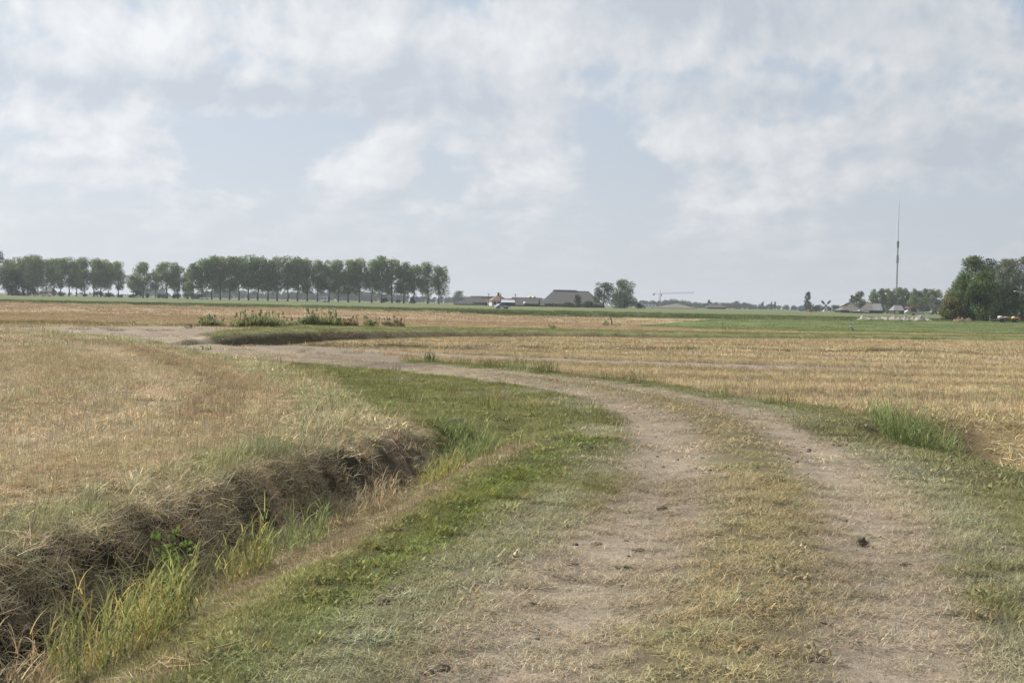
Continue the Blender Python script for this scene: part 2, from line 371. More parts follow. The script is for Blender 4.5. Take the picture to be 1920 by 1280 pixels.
    hl |= (~lf) & (u < -1.0) & (y > 17) & (y < 62) & (x > -30) & (x < 1.5) & ~((x > -12.8) & (s > -14) & (s < bank_w(x)))
    g = sst(j1 + 0.7 * j2, -0.2, 0.4)[:, None]
    put(hl, var((0.30, 0.245, 0.14), j1, 0.2), np.array((0.48, 0.42, 0.265)) * (1 - g) + np.array((0.35, 0.35, 0.185)) * g, hay=0.22, tall=0.10, turf=0.7, mown=0.6)
    lfa = np.abs(lf_d)
    fr = lfa / (lfa + np.abs(u + 1.3) + 0.01)
    gs = inside(x + 0.35 * j1, y + 0.8 * j1, GSLOPE) & (u < -1.0) & (w < 2.3 + (y > 18.5) * 9)
    put(gs, var((0.17, 0.165, 0.07), j1, 0.3), var((0.255, 0.265, 0.105), 0.7 * j1 + 0.5 * j2, 0.35), turf=1.0, tall=0.04, leafy=0.14)
    put(gs * sst(j1 - 0.6 * j2, 0.05, 0.45) * 0.75, (0.24, 0.19, 0.10), (0.38, 0.32, 0.18), tall=0.25, hay=0.3, turf=.5)
    put(gs * sst(fbm(x, y, 2.2, 3, 141), 0.3, 0.55) * 0.6, (0.19, 0.165, 0.125), (0.27, 0.25, 0.16), mown=0.5, turf=0.3)
    # ditch banks
    on = (y < 21.0) & (w < 3.2)
    endf = 1 - sst(y + 1.2 * j3, 14.2, 17.4)
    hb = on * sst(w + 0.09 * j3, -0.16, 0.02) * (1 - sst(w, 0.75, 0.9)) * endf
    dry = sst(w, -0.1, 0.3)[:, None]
    put(hb, var((0.06, 0.05, 0.036), j3, 0.3), var((0.385, 0.32, 0.21), fbm(q['wa'] + w * 0.55, w * 0.35, 0.3, 3, 33), 0.8), hay=1.0)  # lit tufts, shaded furrows and near-black gaps are painted into these colours
    gtop = on * np.exp(-((w + 0.22 + 0.1 * j1) / 0.2) ** 2) * sst(fbm(x, y, 2.4, 2, 131), -0.25, 0.2) * (y < 15)
    put(gtop, (0.14, 0.155, 0.07), (0.235, 0.27, 0.135), turf=0.8, tall=0.5)
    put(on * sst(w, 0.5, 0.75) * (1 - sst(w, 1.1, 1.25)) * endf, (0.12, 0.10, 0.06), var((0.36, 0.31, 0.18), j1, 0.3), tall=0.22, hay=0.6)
    put(on * sst(w, 1.05, 1.25) * (1 - sst(w + 0.3 * j1 + 0.1 * j3, 1.7, 2.3)) * endf, var((0.21, 0.17, 0.10), j1, 0.2), (np.array((0.31, 0.26, 0.16)) * (1 - 0.75 * sst(j1 + j3, -0.1, 0.5)[:, None]) + np.array((0.265, 0.26, 0.13)) * 0.75 * sst(j1 + j3, -0.1, 0.5)[:, None]), turf=0.85, mown=0.6)
    # green verge between ditch and track
    v = ((w > 1.6) | (y > 18.5)) & (u < -1.0) & (x > -2.5) & (y < 30) & ~hl
    gv = np.where(w < 2.9, 1.0, 0.0) * (y < 20)
    put(v & ((y > 18.5) | (w > 2.1) | (j1 + j3 > 0.2)), var((0.125, 0.112, 0.06), j1, 0.2), var((0.285, 0.275, 0.125), 0.8 * j1 + 0.4 * j3, 0.3), turf=0.85, mown=0.5, leafy=0.10)  # soil colour lowered to paint shade in the gaps between blades
    put(v * np.exp(-((w - 2.62 + 0.15 * j1) / 0.33) ** 2) * (y < 19) * 0.85, var((0.11, 0.12, 0.04), j3, 0.3), var((0.235, 0.28, 0.08), j3, 0.35), turf=1.0, mown=0.1, leafy=0.35)
    # right verge and right ditch
    rv = (u > 1.0) & ~rf & (y < 26) & (x < 14)
    put(rv, var((0.12, 0.11, 0.06), j1, 0.25), var((0.275, 0.27, 0.135), 0.7 * j1 + 0.5 * j2, 0.3), turf=0.8, mown=0.7, leafy=0.08)  # dark soil again stands in for shade between the blades
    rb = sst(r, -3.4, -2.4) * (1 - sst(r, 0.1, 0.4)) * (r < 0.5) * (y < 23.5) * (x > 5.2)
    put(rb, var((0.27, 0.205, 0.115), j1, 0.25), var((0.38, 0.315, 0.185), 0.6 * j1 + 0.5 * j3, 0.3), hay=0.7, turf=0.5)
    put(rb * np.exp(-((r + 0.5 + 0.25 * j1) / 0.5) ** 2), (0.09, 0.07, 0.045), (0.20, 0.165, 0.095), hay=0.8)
    # verge along the far side of the track
    put((u > 1.2) & (u < 2.3 + 0.4 * j1) & (y > 22) & (y < 40.5) & (x > -6), var((0.165, 0.165, 0.075), j1, 0.25), var((0.235, 0.25, 0.11), j1, 0.3), turf=0.8, tall=0.15)
    put((u > 2.0) & (u < 4.2 - 0.14 * (y - 24) + 0.5 * j1) & (y > 33) & (y < 39) & (x > -4.5) & (x < 1.5), var((0.14, 0.15, 0.06), j1, 0.25), var((0.20, 0.24, 0.09), j1, 0.3), turf=0.8, tall=0.3)
    # grass strip along the back ditch, and its bank
    lo = s < 0.05
    hi_y = np.interp(x, [-30, -18.7, -13, -7, 5, 13, 24, 40, 120], [70, 71, 76, 84, 86.5, 89, 92.5, 97, 112])
    gsb = lo & (y < hi_y + 1.2 * j1) & (x > -15.5) & (y > 52) & (s > -14.5)
    put(gsb * sst(-s, -0.1, 0.2) * (x > -15.2 + 0.8 * j1), var((0.18, 0.18, 0.08), j1, 0.2), var((0.25, 0.26, 0.115), 0.6 * j1, 0.25), turf=1.0)
    bk = (x > -12.9) & (s > -0.12) & (y > 46)
    put(bk & (s < 1.0) & (x < 9), (0.10, 0.085, 0.05), var((0.20, 0.17, 0.10), j1, 0.35), hay=1.0)  # dark soil and hay colour paints the shade of the bank
    put(bk & (s < 0.6 * bank_w(x)) & (s >= 1.0) & (x < -7.2 + 0.8 * j1), (0.13, 0.11, 0.06), var((0.24, 0.20, 0.115), j1, 0.3), hay=0.8)  # near slope coloured dark too, extending the bank's painted shade
    put(bk & (s < 1.0) & (x >= 9), (0.12, 0.11, 0.055), var((0.16, 0.18, 0.075), j1, 0.25), turf=0.8, tall=0.2)
    # bare sand and the track itself
    sd = inside(x + 0.5 * j1, y + 0.9 * j1, SANDY) & ~(gsb & (s > -6)) & ~(bk & (s < 0.8 * bank_w(x)))
    put(sd * 0.95, var((0.28, 0.23, 0.178), 0.5 * j1 + 0.5 * j3, 0.16), (0.38, 0.32, 0.24), mown=0.12)
    cut = np.where(y < 40, 1.0, 0.0)
    edge = 1.42 + 0.22 * j1 + 0.1 * j3
    tr = sst(edge - np.abs(u), -0.22, 0.22) * (y < 56)
    put(tr, var((0.31, 0.258, 0.195), 0.6 * j1 + 0.5 * j3, 0.2), var((0.40, 0.335, 0.235), j1, 0.18), mown=0.85)
    rutm = np.exp(-((np.abs(u + 0.05) - 0.92 + 0.1 * j1) / 0.27) ** 2) * (y < 56)
    put(rutm * tr * sst(j2 + 0.8 * j1, -0.6, 0.5) * 0.8, var((0.43, 0.362, 0.28), 0.5 * j1 + 0.5 * j3, 0.18), (0.43, 0.365, 0.265), mown=0.36)
    ce = np.exp(-((u - 0.02 + 0.12 * j1) / 0.46) ** 4) * (y < 33) * sst(-y, -34, -26)
    yg = sst(j1 + 0.5 * j2, -0.3, 0.5)[:, None]
    put(ce * 0.92, var((0.19, 0.165, 0.095), j1, 0.2), (np.array((0.42, 0.35, 0.205)) * (1 - yg) + np.array((0.345, 0.315, 0.155)) * yg), mown=0.95, turf=0.22, leafy=0.03)
    dk = sst(fbm(x, y, 3.0, 3, 171), 0.0, 0.5) * (y > 33) * (y < 42) * (x > -10) * (x < -2) * tr
    put(dk * 0.6, (0.16, 0.125, 0.10), (0.25, 0.21, 0.16), mown=0.2)
    # greyish clippings blown along both edges
    ed = np.exp(-((np.abs(u) - np.where(u < 0, 1.75, 1.7)) / np.where(u < 0, 0.38, 0.35)) ** 2) * (y < 26) * sst(j1 + j3, -0.7, 0.3)
    put(ed * 0.75, var((0.22, 0.205, 0.135), j1, 0.15), (0.40, 0.385, 0.26), mown=0.9, turf=0.2)
    return soil * (0.62, 0.61, 0.60), tint * (0.745, 0.74, 0.725), wt  # albedo level; soil cut further, painting shaded gaps under the growth

# ------------------------------------------------------------------ materials
def mat(name): 
    m = bpy.data.materials.new(name); m.use_nodes = True; t = NT(m.node_tree); t.n.clear()
    out = t.node('ShaderNodeOutputMaterial'); return m, t, out

def solid(name, col, rough=0.7, var=0.12, scale=1.5, metal=0.0, streak=(1, 1, 1), spec=0.3):
    m, t, out = mat(name); col = tuple(c * 0.7 for c in col)
    tcn = t.node('ShaderNodeTexCoord'); v = t.vm('MULTIPLY', tcn.outputs['Object'], streak)
    n = t.noise(v, scale, 5, 0.6)
    lo = tuple(c * (1 - var) for c in col) + (1,); hi = tuple(min(1, c * (1 + var)) for c in col) + (1,)
    c = t.mix(t.smooth(n, 0.3, 0.7), lo, hi)
    b = t.node('ShaderNodeBsdfPrincipled'); t.put(b.inputs['Base Color'], c); b.inputs['Roughness'].default_value = rough
    b.inputs['Metallic'].default_value = metal; b.inputs['Specular IOR Level'].default_value = spec
    t.l.new(b.outputs[0], out.inputs[0]); return m

def leafmat(name, col, trans=0.25, inst=False):
    """thin leaf or blade: the stored per-blade colour times the plant's own colour"""
    m, t, out = mat(name)
    a = t.node('ShaderNodeAttribute', attribute_name='bc', attribute_type='GEOMETRY')
    if inst:
        b = t.node('ShaderNodeAttribute', attribute_name='tint', attribute_type='INSTANCER'); c2 = b.outputs['Color']
    else: c2 = tuple(col) + (1,)
    c = t.mix(1.0, a.outputs['Color'], c2, 'MULTIPLY')
    d = t.node('ShaderNodeBsdfDiffuse'); t.put(d.inputs[0], c)
    tr = t.node('ShaderNodeBsdfTranslucent'); t.put(tr.inputs[0], c)
    mx = t.node('ShaderNodeMixShader'); mx.inputs[0].default_value = trans
    t.l.new(d.outputs[0], mx.inputs[1]); t.l.new(tr.outputs[0], mx.inputs[2])
    t.l.new(mx.outputs[0], out.inputs[0]); return m

gm, t, out = mat('ground')
ga = t.node('ShaderNodeAttribute', attribute_name='bc', attribute_type='GEOMETRY')
tcn = t.node('ShaderNodeTexCoord')
nf = t.m('ADD', t.m('MULTIPLY', t.noise(tcn.outputs['Object'], 26.0, 5, 0.65), 0.6), t.m('MULTIPLY', t.noise(tcn.outputs['Object'], 95.0, 4, 0.7), 0.4)); nc = t.noise(tcn.outputs['Object'], 3.0, 4, 0.6); nfar = t.noise(t.vm('MULTIPLY', tcn.outputs['Object'], (0.25, 1, 1)), 0.5, 5, 0.6)
k = t.m('MULTIPLY', t.lin(nf, 0.33, 0.67, 0.62, 1.38), t.m('MULTIPLY', t.lin(nc, 0.3, 0.7, 0.88, 1.12), t.lin(nfar, 0.3, 0.7, 0.9, 1.1)))
kc = t.node('ShaderNodeVectorMath', operation='SCALE'); t.put(kc.inputs[0], ga.outputs['Color']); t.put(kc.inputs[3], k)
b = t.node('ShaderNodeBsdfPrincipled'); t.put(b.inputs['Base Color'], kc.outputs[0]); b.inputs['Roughness'].default_value = 0.95; b.inputs['Specular IOR Level'].default_value = 0.1
bp = t.node('ShaderNodeBump'); bp.inputs['Strength'].default_value = 0.9; bp.inputs['Distance'].default_value = 0.04; t.put(bp.inputs['Height'], nf)
t.l.new(bp.outputs[0], b.inputs['Normal']); t.l.new(b.outputs[0], out.inputs[0])

GRASS = leafmat('grass_blades', None, 0.24, True)
STRAW = leafmat('straw_blades', None, 0.10, True)

# ------------------------------------------------------------------ the ground: one sheet out to the horizon
AX, AY = 0.0, -5.0
th = np.radians(np.concatenate([np.arange(-88, -28, 0.8), np.arange(-28, 28, 0.075), np.arange(28, 88.1, 0.8)]))
rr = np.concatenate([np.geomspace(1.0, 9.0, 26)[:-1], np.geomspace(9.0, 40, 560)[:-1], np.geomspace(40, 260, 330)[:-1], np.geomspace(260, 7000, 120)])
TH, RR = np.meshgrid(th, rr)
gx = (AX + RR * np.sin(TH)).ravel(); gy = (AY + RR * np.cos(TH)).ravel()
gq = land(gx, gy); gz = relief(gx, gy, gq); gs_, gt_, gw_ = cover(gx, gy, gq)
grown = np.clip(sum(gw_.values()), 0, 1)
fcol = sst(gy, 18, 90)[:, None]            # where blades are too fine to resolve the sheet carries the blend of soil and blades
gcol = gs_ * (1 - 0.62 * fcol) + gt_ * 0.62 * fcol * 0.85 + gs_ * 0.0
nr, nt = len(rr), len(th)
idx = np.arange(nr * nt).reshape(nr, nt)
Fq = np.stack([idx[:-1, :-1], idx[:-1, 1:], idx[1:, 1:], idx[1:, :-1]], -1).reshape(-1, 4)
ground = link('ground', mesh_np('ground', np.stack([gx, gy, gz], 1), Fq[:, ::-1], gm, gcol, smooth=True))
tag(ground, kind='structure')
del gq, gs_, gt_, gw_, TH, RR

def height(x, y):
    x = np.atleast_1d(np.asarray(x, float)); y = np.atleast_1d(np.asarray(y, float)); return relief(x, y, land(x, y))
def hz(x, y): return float(height(x, y)[0])

# ------------------------------------------------------------------ blades
def blades(rng, base, az, L, th0, th1, w, K=3, taper=0.15, col=None):
    """strips bending from tilt TH0 to TH1 (radians from vertical); returns V, F, colours"""
    n = len(L); V = np.zeros((n, (K + 1) * 2, 3)); p = base.copy()
    side = np.stack([-np.sin(az), np.cos(az), np.zeros(n)], 1)
    for k in range(K + 1):
        f = k / K; ww = (w * (1 - (1 - taper) * f))[:, None] * 0.5
        V[:, 2 * k] = p - side * ww; V[:, 2 * k + 1] = p + side * ww
        a = th0 + (th1 - th0) * (k + 0.5) / K
        p = p + np.stack([np.sin(a) * np.cos(az), np.sin(a) * np.sin(az), np.cos(a)], 1) * (L / K)[:, None]
    o = (np.arange(n) * (K + 1) * 2)[:, None]
    F = np.concatenate([np.stack([o[:, 0] + 2 * k, o[:, 0] + 2 * k + 1, o[:, 0] + 2 * k + 3, o[:, 0] + 2 * k + 2], 1) for k in range(K)])
    cols = np.repeat(col, (K + 1) * 2, 0) if col is not None else None
    return V.reshape(-1, 3), F, cols

def tuft(kind, rng, n, Rr, wd, K):
    U = rng.uniform
    a = U(0, 2 * np.pi, n); rad = Rr * np.sqrt(U(0, 1, n)); base = np.stack([rad * np.cos(a), rad * np.sin(a), np.zeros(n)], 1)
    az_ = U(0, 2 * np.pi, n)
    br = np.exp(rng.normal(0, 0.28, n)); hue = rng.normal(0, 0.12, n)
    if kind == 'turf':
        L = U(0.03, 0.085, n); t0 = U(0.1, 0.8, n); t1 = t0 + U(0.2, 1.1, n); base[:, 2] = -0.012
        dry = (U(0, 1, n) < 0.16) * 1.0
    elif kind == 'mown':
        L = U(0.025, 0.085, n); t0 = U(0.95, 1.7, n); t1 = t0 + U(-0.35, 0.45, n); base[:, 2] = U(0.0, 0.03, n)
        dry = (U(0, 1, n) < 0.12) * 0.8; br = np.exp(rng.normal(0, 0.33, n))
    elif kind == 'stubble':
        up = U(0, 1, n) < 0.6
        L = np.where(up, U(0.05, 0.13, n), U(0.06, 0.2, n)); t0 = np.where(up, U(0.0, 0.3, n), U(1.2, 1.6, n)); t1 = t0 + U(-0.05, 0.25, n)
        base[:, 2] = np.where(up, -0.01, U(0, 0.05, n)); dry = (U(0, 1, n) < 0.15) * 0.8
    elif kind == 'hay':
        L = U(0.06, 0.19, n); t0 = U(0.55, 1.6, n); t1 = t0 + U(0.1, 1.2, n); base[:, 2] = U(-0.01, 0.06, n); dry = (U(0, 1, n) < 0.15) * 0.9
        br = np.exp(rng.normal(0, 0.45, n))
    elif kind == 'leafy':
        L = U(0.025, 0.06, n); t0 = U(0.3, 1.2, n); t1 = t0 + U(0.2, 0.9, n); base[:, 2] = U(0, 0.03, n); dry = np.zeros(n)
    else:
        L = U(0.16, 0.42, n); t0 = U(0.0, 0.4, n); t1 = t0 + U(0.2, 1.3, n); base[:, 2] = -0.015; dry = (U(0, 1, n) < 0.22) * 1.0
    col = np.stack([br * (1 + 0.7 * hue + 0.42 * dry), br * (1 + 0.36 * dry), br * (1 - 0.7 * hue + 0.22 * dry)], 1)
    return blades(rng, base, az_, L, t0, t1, wd * U(0.6, 1.3, n), K, 0.3 if kind in ('stubble',) else 0.12, col)

# LOD: (near, far, patch radius, blade width, blades, segments, cover)
LOD = {
 'turf':    [(3.5, 14, .11, .0035, 80, 2, 3.8), (14, 42, .20, .0065, 100, 2, 2.6), (42, 120, .50, .022, 90, 1, 1.9), (120, 330, 1.3, .06, 90, 1, 1.2)],
 'mown':    [(3.5, 14, .11, .0032, 70, 2, 3.6), (14, 42, .20, .0065, 70, 1, 2.2), (42, 90, .50, .020, 70, 1, 1.6)],
 'stubble': [(3.5, 16, .13, .0045, 60, 1, 2.6), (16, 45, .24, .0070, 110, 1, 2.4), (45, 120, .55, .017, 130, 1, 1.9), (120, 260, 1.3, .05, 90, 1, 1.3)],
 'hay':     [(3.5, 15, .12, .0042, 65, 3, 5.5), (15, 45, .20, .0070, 75, 2, 3.8), (45, 120, .45, .02, 70, 1, 2.2)],
 'leafy':   [(3.5, 14, .09, .020, 22, 2, 3.0), (14, 32, .15, .028, 24, 2, 2.5)],
 'tall':    [(3.5, 15, .10, .0050, 26, 3, 1.6), (15, 45, .22, .0095, 34, 3, 1.6), (45, 120, .5, .022, 40, 2, 1.3), (120, 330, 1.2, .06, 50, 1, 1.0)]}
NVAR = 4
rng = np.random.default_rng(5)
STUFF = {'turf': ('grass', 'short green grass of the verges, strips and meadows', 'grass'),
         'mown': ('grass_clippings', 'dry mown clippings lying along the rutted farm track', 'clippings'),
         'stubble': ('straw', 'pale straw stubble standing on the harvested fields', 'stubble'),
         'hay': ('cut_grass', 'cut brown hay lying on the ditch banks and headland', 'hay'),
         'leafy': ('small_weeds', 'small broad-leaved weeds and clover dotted through the verge grass', 'weeds'),
         'tall': ('long_grass', 'wispy uncut grass along the ditch and field edges', 'long grass')}
HALF = R_(33)
def scatter_on(so, col_, ty):
    gn = bpy.data.node_groups.new('scatter_' + ty, 'GeometryNodeTree')
    gn.interface.new_socket('Geometry', in_out='INPUT', socket_type='NodeSocketGeometry'); gn.interface.new_socket('Geometry', in_out='OUTPUT', socket_type='NodeSocketGeometry')
    gi = gn.nodes.new('NodeGroupInput'); go = gn.nodes.new('NodeGroupOutput')
    ci = gn.nodes.new('GeometryNodeCollectionInfo'); ci.inputs[0].default_value = col_; ci.inputs['Separate Children'].default_value = True; ci.inputs['Reset Children'].default_value = True
    ip = gn.nodes.new('GeometryNodeInstanceOnPoints'); ip.inputs['Pick Instance'].default_value = True
    def na(name, dt):
        a_ = gn.nodes.new('GeometryNodeInputNamedAttribute'); a_.data_type = dt; a_.inputs['Name'].default_value = name; return a_.outputs['Attribute']
    gn.links.new(gi.outputs[0], ip.inputs['Points']); gn.links.new(ci.outputs[0], ip.inputs['Instance'])
    gn.links.new(na('var', 'INT'), ip.inputs['Instance Index'])
    e2r = gn.nodes.new('FunctionNodeEulerToRotation'); gn.links.new(na('rot', 'FLOAT_VECTOR'), e2r.inputs[0]); gn.links.new(e2r.outputs[0], ip.inputs['Rotation'])
    gn.links.new(na('scl', 'FLOAT'), ip.inputs['Scale'])
    gn.links.new(ip.outputs[0], go.inputs[0])
    md = so.modifiers.new('scatter', 'NODES'); md.node_group = gn
for ty in TYPES:
    col_ = bpy.data.collections.new('tufts_' + ty)
    P = []; Rt = []; Sc = []; Va = []; Ti = []
    for li, (r0, r1, pr, wd, nb, K, cv) in enumerate(LOD[ty]):
        for v_ in range(NVAR):
            V, F, cc = tuft(ty, rng, nb, pr, wd, K)
            o = bpy.data.objects.new('tuft_%d%d' % (li, v_), mesh_np('tuft', V, F, STRAW if ty in ('stubble', 'mown', 'hay') else GRASS, cc))
            col_.objects.link(o)
        # candidates spread evenly over the ground in the wedge the place is seen from
        area = HALF * (r1 * r1 - r0 * r0) * (1.4 if r1 < 20 else 1.02)
        n = int(cv * area / (math.pi * pr * pr))
        rad = np.sqrt(rng.uniform(r0 * r0, r1 * r1, n)); an = rng.uniform(-HALF, HALF, n) * np.where(rad < 12, 1.45, 1.0)
        x = rad * np.sin(an); y = rad * np.cos(an) - 0.6
        q = land(x, y); so, ti, wt = cover(x, y, q)
        tot = sum(wt.values()); pk = wt[ty]
        clump = 0.75 + 0.5 * vnoise(x / (pr * 4), y / (pr * 4), 301)
        kk = rng.uniform(0, 1, n) < pk * clump
        x, y, ti = x[kk], y[kk], ti[kk]
        q = {a: b_[kk] for a, b_ in q.items()}
        z = relief(x, y, q); e = max(0.03, pr * 0.5)
        dzx = (height(x + e, y) - height(x - e, y)) / (2 * e); dzy = (height(x, y + e) - height(x, y - e)) / (2 * e)
        nn = np.stack([-dzx, -dzy, np.ones_like(x)], 1)
        if ty in ('tall', 'stubble'): nn[:, :2] *= 0.35
        nn /= np.linalg.norm(nn, axis=1)[:, None]
        yaw = rng.uniform(0, 2 * np.pi, len(x))
        ref = np.stack([np.cos(yaw), np.sin(yaw), np.zeros_like(yaw)], 1)
        bx = ref - nn * (ref * nn).sum(1)[:, None]; bx /= np.linalg.norm(bx, axis=1)[:, None]; by = np.cross(nn, bx)
        ry = np.arcsin(np.clip(-bx[:, 2], -1, 1)); rx = np.arctan2(by[:, 2], nn[:, 2]); rz = np.arctan2(bx[:, 1], bx[:, 0])
        P.append(np.stack([x, y, z], 1)); Rt.append(np.stack([rx, ry, rz], 1)); Sc.append(rng.uniform(0.7, 1.25, len(x)))
        Va.append(li * NVAR + rng.integers(0, NVAR, len(x)))
        Ti.append(ti * np.exp(rng.normal(0, 0.10, (len(x), 1))) * (1 + rng.normal(0, 0.04, (len(x), 3))))
    P = np.concatenate(P); Rt = np.concatenate(Rt); Sc = np.concatenate(Sc); Va = np.concatenate(Va); Ti = np.clip(np.concatenate(Ti), 0.01, 0.9)
    nm, lab, cat = STUFF[ty]
    me = bpy.data.meshes.new(nm); me.vertices.add(len(P)); me.vertices.foreach_set('co', P.astype(np.float32).ravel())
    for an_, tp, dat, ky in (('rot', 'FLOAT_VECTOR', Rt, 'vector'), ('scl', 'FLOAT', Sc, 'value'), ('var', 'INT', Va, 'value'),
                             ('tint', 'FLOAT_COLOR', np.concatenate([Ti, np.ones((len(P), 1))], 1), 'color')):
        at_ = me.attributes.new(an_, tp, 'POINT'); at_.data.foreach_set(ky, np.asarray(dat, np.int32 if tp == 'INT' else np.float32).ravel())
    me.update(); me.materials.append(GRASS)
    so = link(nm, me); tag(so, lab, cat, kind='stuff')
    scatter_on(so, col_, ty)
    print('STUFF', nm, len(P))
# ------------------------------------------------------------------ bearings: sideways offset and height of something seen D metres ahead
_c, _s = math.cos(R_(1.203)), math.sin(R_(1.203)); _cp, _sp = math.cos(R_(1.714)), math.sin(R_(1.714))
def spot(px, py, d):
    u, v = px - 960, 640 - py
    a = u * _c - v * _s; q = u * _s + v * _c
    yy = 2400 * _cp + q * _sp; zz = q * _cp - 2400 * _sp
    return a / yy * d, EYE + zz / yy * d
def side_at(px, d): return spot(px, 570, d)[0]
def top_at(px, py, d): return spot(px, py, d)[1]
PXM = 1 / 2400.0

BARK = solid('bark', (0.10, 0.085, 0.065), 0.9, 0.25, 2.0, streak=(1, 1, 0.2))
LEAF_POPLAR = leafmat('poplar_leaves', (0.15, 0.2, 0.075), 0.42)
LEAF_DARK = leafmat('dark_leaves', (0.063, 0.09, 0.048), 0.2)
LEAF_GREEN = leafmat('green_leaves', (0.102, 0.138, 0.054), 0.25)
LEAF_OLIVE = leafmat('olive_leaves', (0.15, 0.15, 0.066), 0.25)
LEAF_WILLOW = leafmat('willow_leaves', (0.135, 0.16, 0.105), 0.25)
LEAF_THICK = leafmat('thicket_leaves', (0.045, 0.066, 0.038), .15)
LEAF_FAR = leafmat('far_leaves', (0.07, 0.09, 0.05), 0.15)

def leaf_cloud(rng, blobs, n, size, shell=0.45, drop=0.0):
    """N leaf-sized faces spread through a set of ellipsoids (x,y,z,rx,ry,rz)"""
    B = np.asarray(blobs, float); vol = B[:, 3] * B[:, 4] * B[:, 5]; p = vol ** 0.75; p = p / p.sum()
    bi = rng.choice(len(B), n, p=p)
    d = rng.normal(size=(n, 3)); d /= np.linalg.norm(d, axis=1)[:, None]
    r = shell + (1 - shell) * rng.uniform(0, 1, n) ** 0.6
    r = np.where(rng.uniform(0, 1, n) < 0.12, r * rng.uniform(1.0, 1.22, n), r)
    ctr = B[bi, :3] + d * r[:, None] * B[bi, 3:]
    ctr[:, 2] -= drop * rng.uniform(0, 1, n) * (r > 0.8)
    nrm = d + rng.normal(size=(n, 3)) * 0.7 + np.array([0, 0, 0.25]); nrm /= np.linalg.norm(nrm, axis=1)[:, None]
    t = rng.normal(size=(n, 3)); a = np.cross(nrm, t); a /= np.linalg.norm(a, axis=1)[:, None]; b = np.cross(nrm, a)
    sz = size * rng.uniform(0.6, 1.35, n)[:, None]
    asp = rng.uniform(0.45, 0.8, n)[:, None]
    V = np.stack([ctr - a * sz * .5, ctr + b * sz * asp * .5 + nrm * sz * .1, ctr + a * sz * .5, ctr - b * sz * asp * .5 - nrm * sz * .08], 1).reshape(-1, 3)
    F = np.arange(n * 4).reshape(n, 4)
    bl = np.exp(rng.normal(0, 0.13, len(B)))[bi] * np.exp(rng.normal(0, 0.2, n)); hue = rng.normal(0, 0.08, len(B))[bi]
    col = np.repeat(np.stack([bl * (1 + hue), bl, bl * (1 - hue)], 1), 4, 0)
    return V, F, col

def trunk_mb(rng, h, r0, limbs, lean=0.0, bare=0.4):
    m = MB(); n = 6
    pts = [(lean * h * (k / n) ** 1.5 + (rng.uniform(-.02, .02) * h if 0 < k else 0), (rng.uniform(-.02, .02) * h if 0 < k else 0), h * k / n) for k in range(n + 1)]
    m.tube(pts, [r0 * (1.25 if k == 0 else 1 - 0.8 * k / n) for k in range(n + 1)], 7)
    for (x, y, z) in limbs:
        f = min(0.95, max(bare * 0.85, (z - 0.25 * math.hypot(x, y) - 0.12 * h) / h)); k = min(n - 1, int(f * n)); g = f * n - k
        p = [pts[k][i] * (1 - g) + pts[k + 1][i] * g for i in range(3)]
        mid = [(p[0] * .45 + x * .55), (p[1] * .45 + y * .55), p[2] * .6 + z * .4]
        m.tube([p, mid, (x, y, z)], [r0 * .42 * (1 - f * .6), r0 * .24, r0 * .07], 5)
    return m

def tree_parts(rng, root, h, blobs, n, size, leafm, r0, nl=9, lean=0.0, bare=0.4, shell=.45, drop=0.0, trunk_h=None):
    pick = rng.permutation(len(blobs))[:nl]
    tr = trunk_mb(rng, trunk_h or h * 0.86, r0, [blobs[i][:3] for i in pick], lean, bare).build('trunk', BARK, root, True)
    V, F, cc = leaf_cloud(rng, blobs, n, size, shell, drop)
    link('crown', mesh_np('crown', V, F, leafm, cc), root)

def poplar_blobs(rng, h, rx, bare):
    b = []
    for k in range(34):
        f = rng.uniform(0, 1) ** 0.85; z = h * (bare + (0.96 - bare) * f)
        prof = math.sin(math.pi * min(1, 0.16 + 0.80 * f)) ** 0.55 * (0.78 if f < .12 else 1)
        a = rng.uniform(0, 2 * math.pi); rad = rx * prof * math.sqrt(rng.uniform(0.05, 1)) * 0.78
        s = rx * rng.uniform(0.26, 0.46) * (0.75 + 0.25 * prof)
        b.append((rad * math.cos(a), rad * math.sin(a), min(z, h - s * 0.8), s, s, s * rng.uniform(0.9, 1.5)))
    return b
def round_blobs(rng, h, rx, z0, n=26, top=1.0, sq=0.5):
    """a dome that swells from its lower edge and closes unevenly towards the top"""
    b = []
    for k in range(n):
        f = ((k + rng.uniform(0, 1)) / n) ** 0.9
        prof = (1 - f ** 2.6) ** 0.62 * (0.82 + 0.18 * min(1, f * 4)); a = rng.uniform(0, 2 * math.pi); r = math.sqrt(rng.uniform(0.12, 1)) * 0.82
        s = rx * rng.uniform(0.22, 0.38) * (0.7 + 0.3 * prof); sz = min(s * rng.uniform(0.8, 1.25), h * 0.22)
        z = z0 + (h - z0) * f; z = min(max(z, z0 * .8 + sz * .5), h - sz * .9)
        b.append((math.cos(a) * r * rx * prof, math.sin(a) * r * rx * prof, z, s, s, sz))
    return b

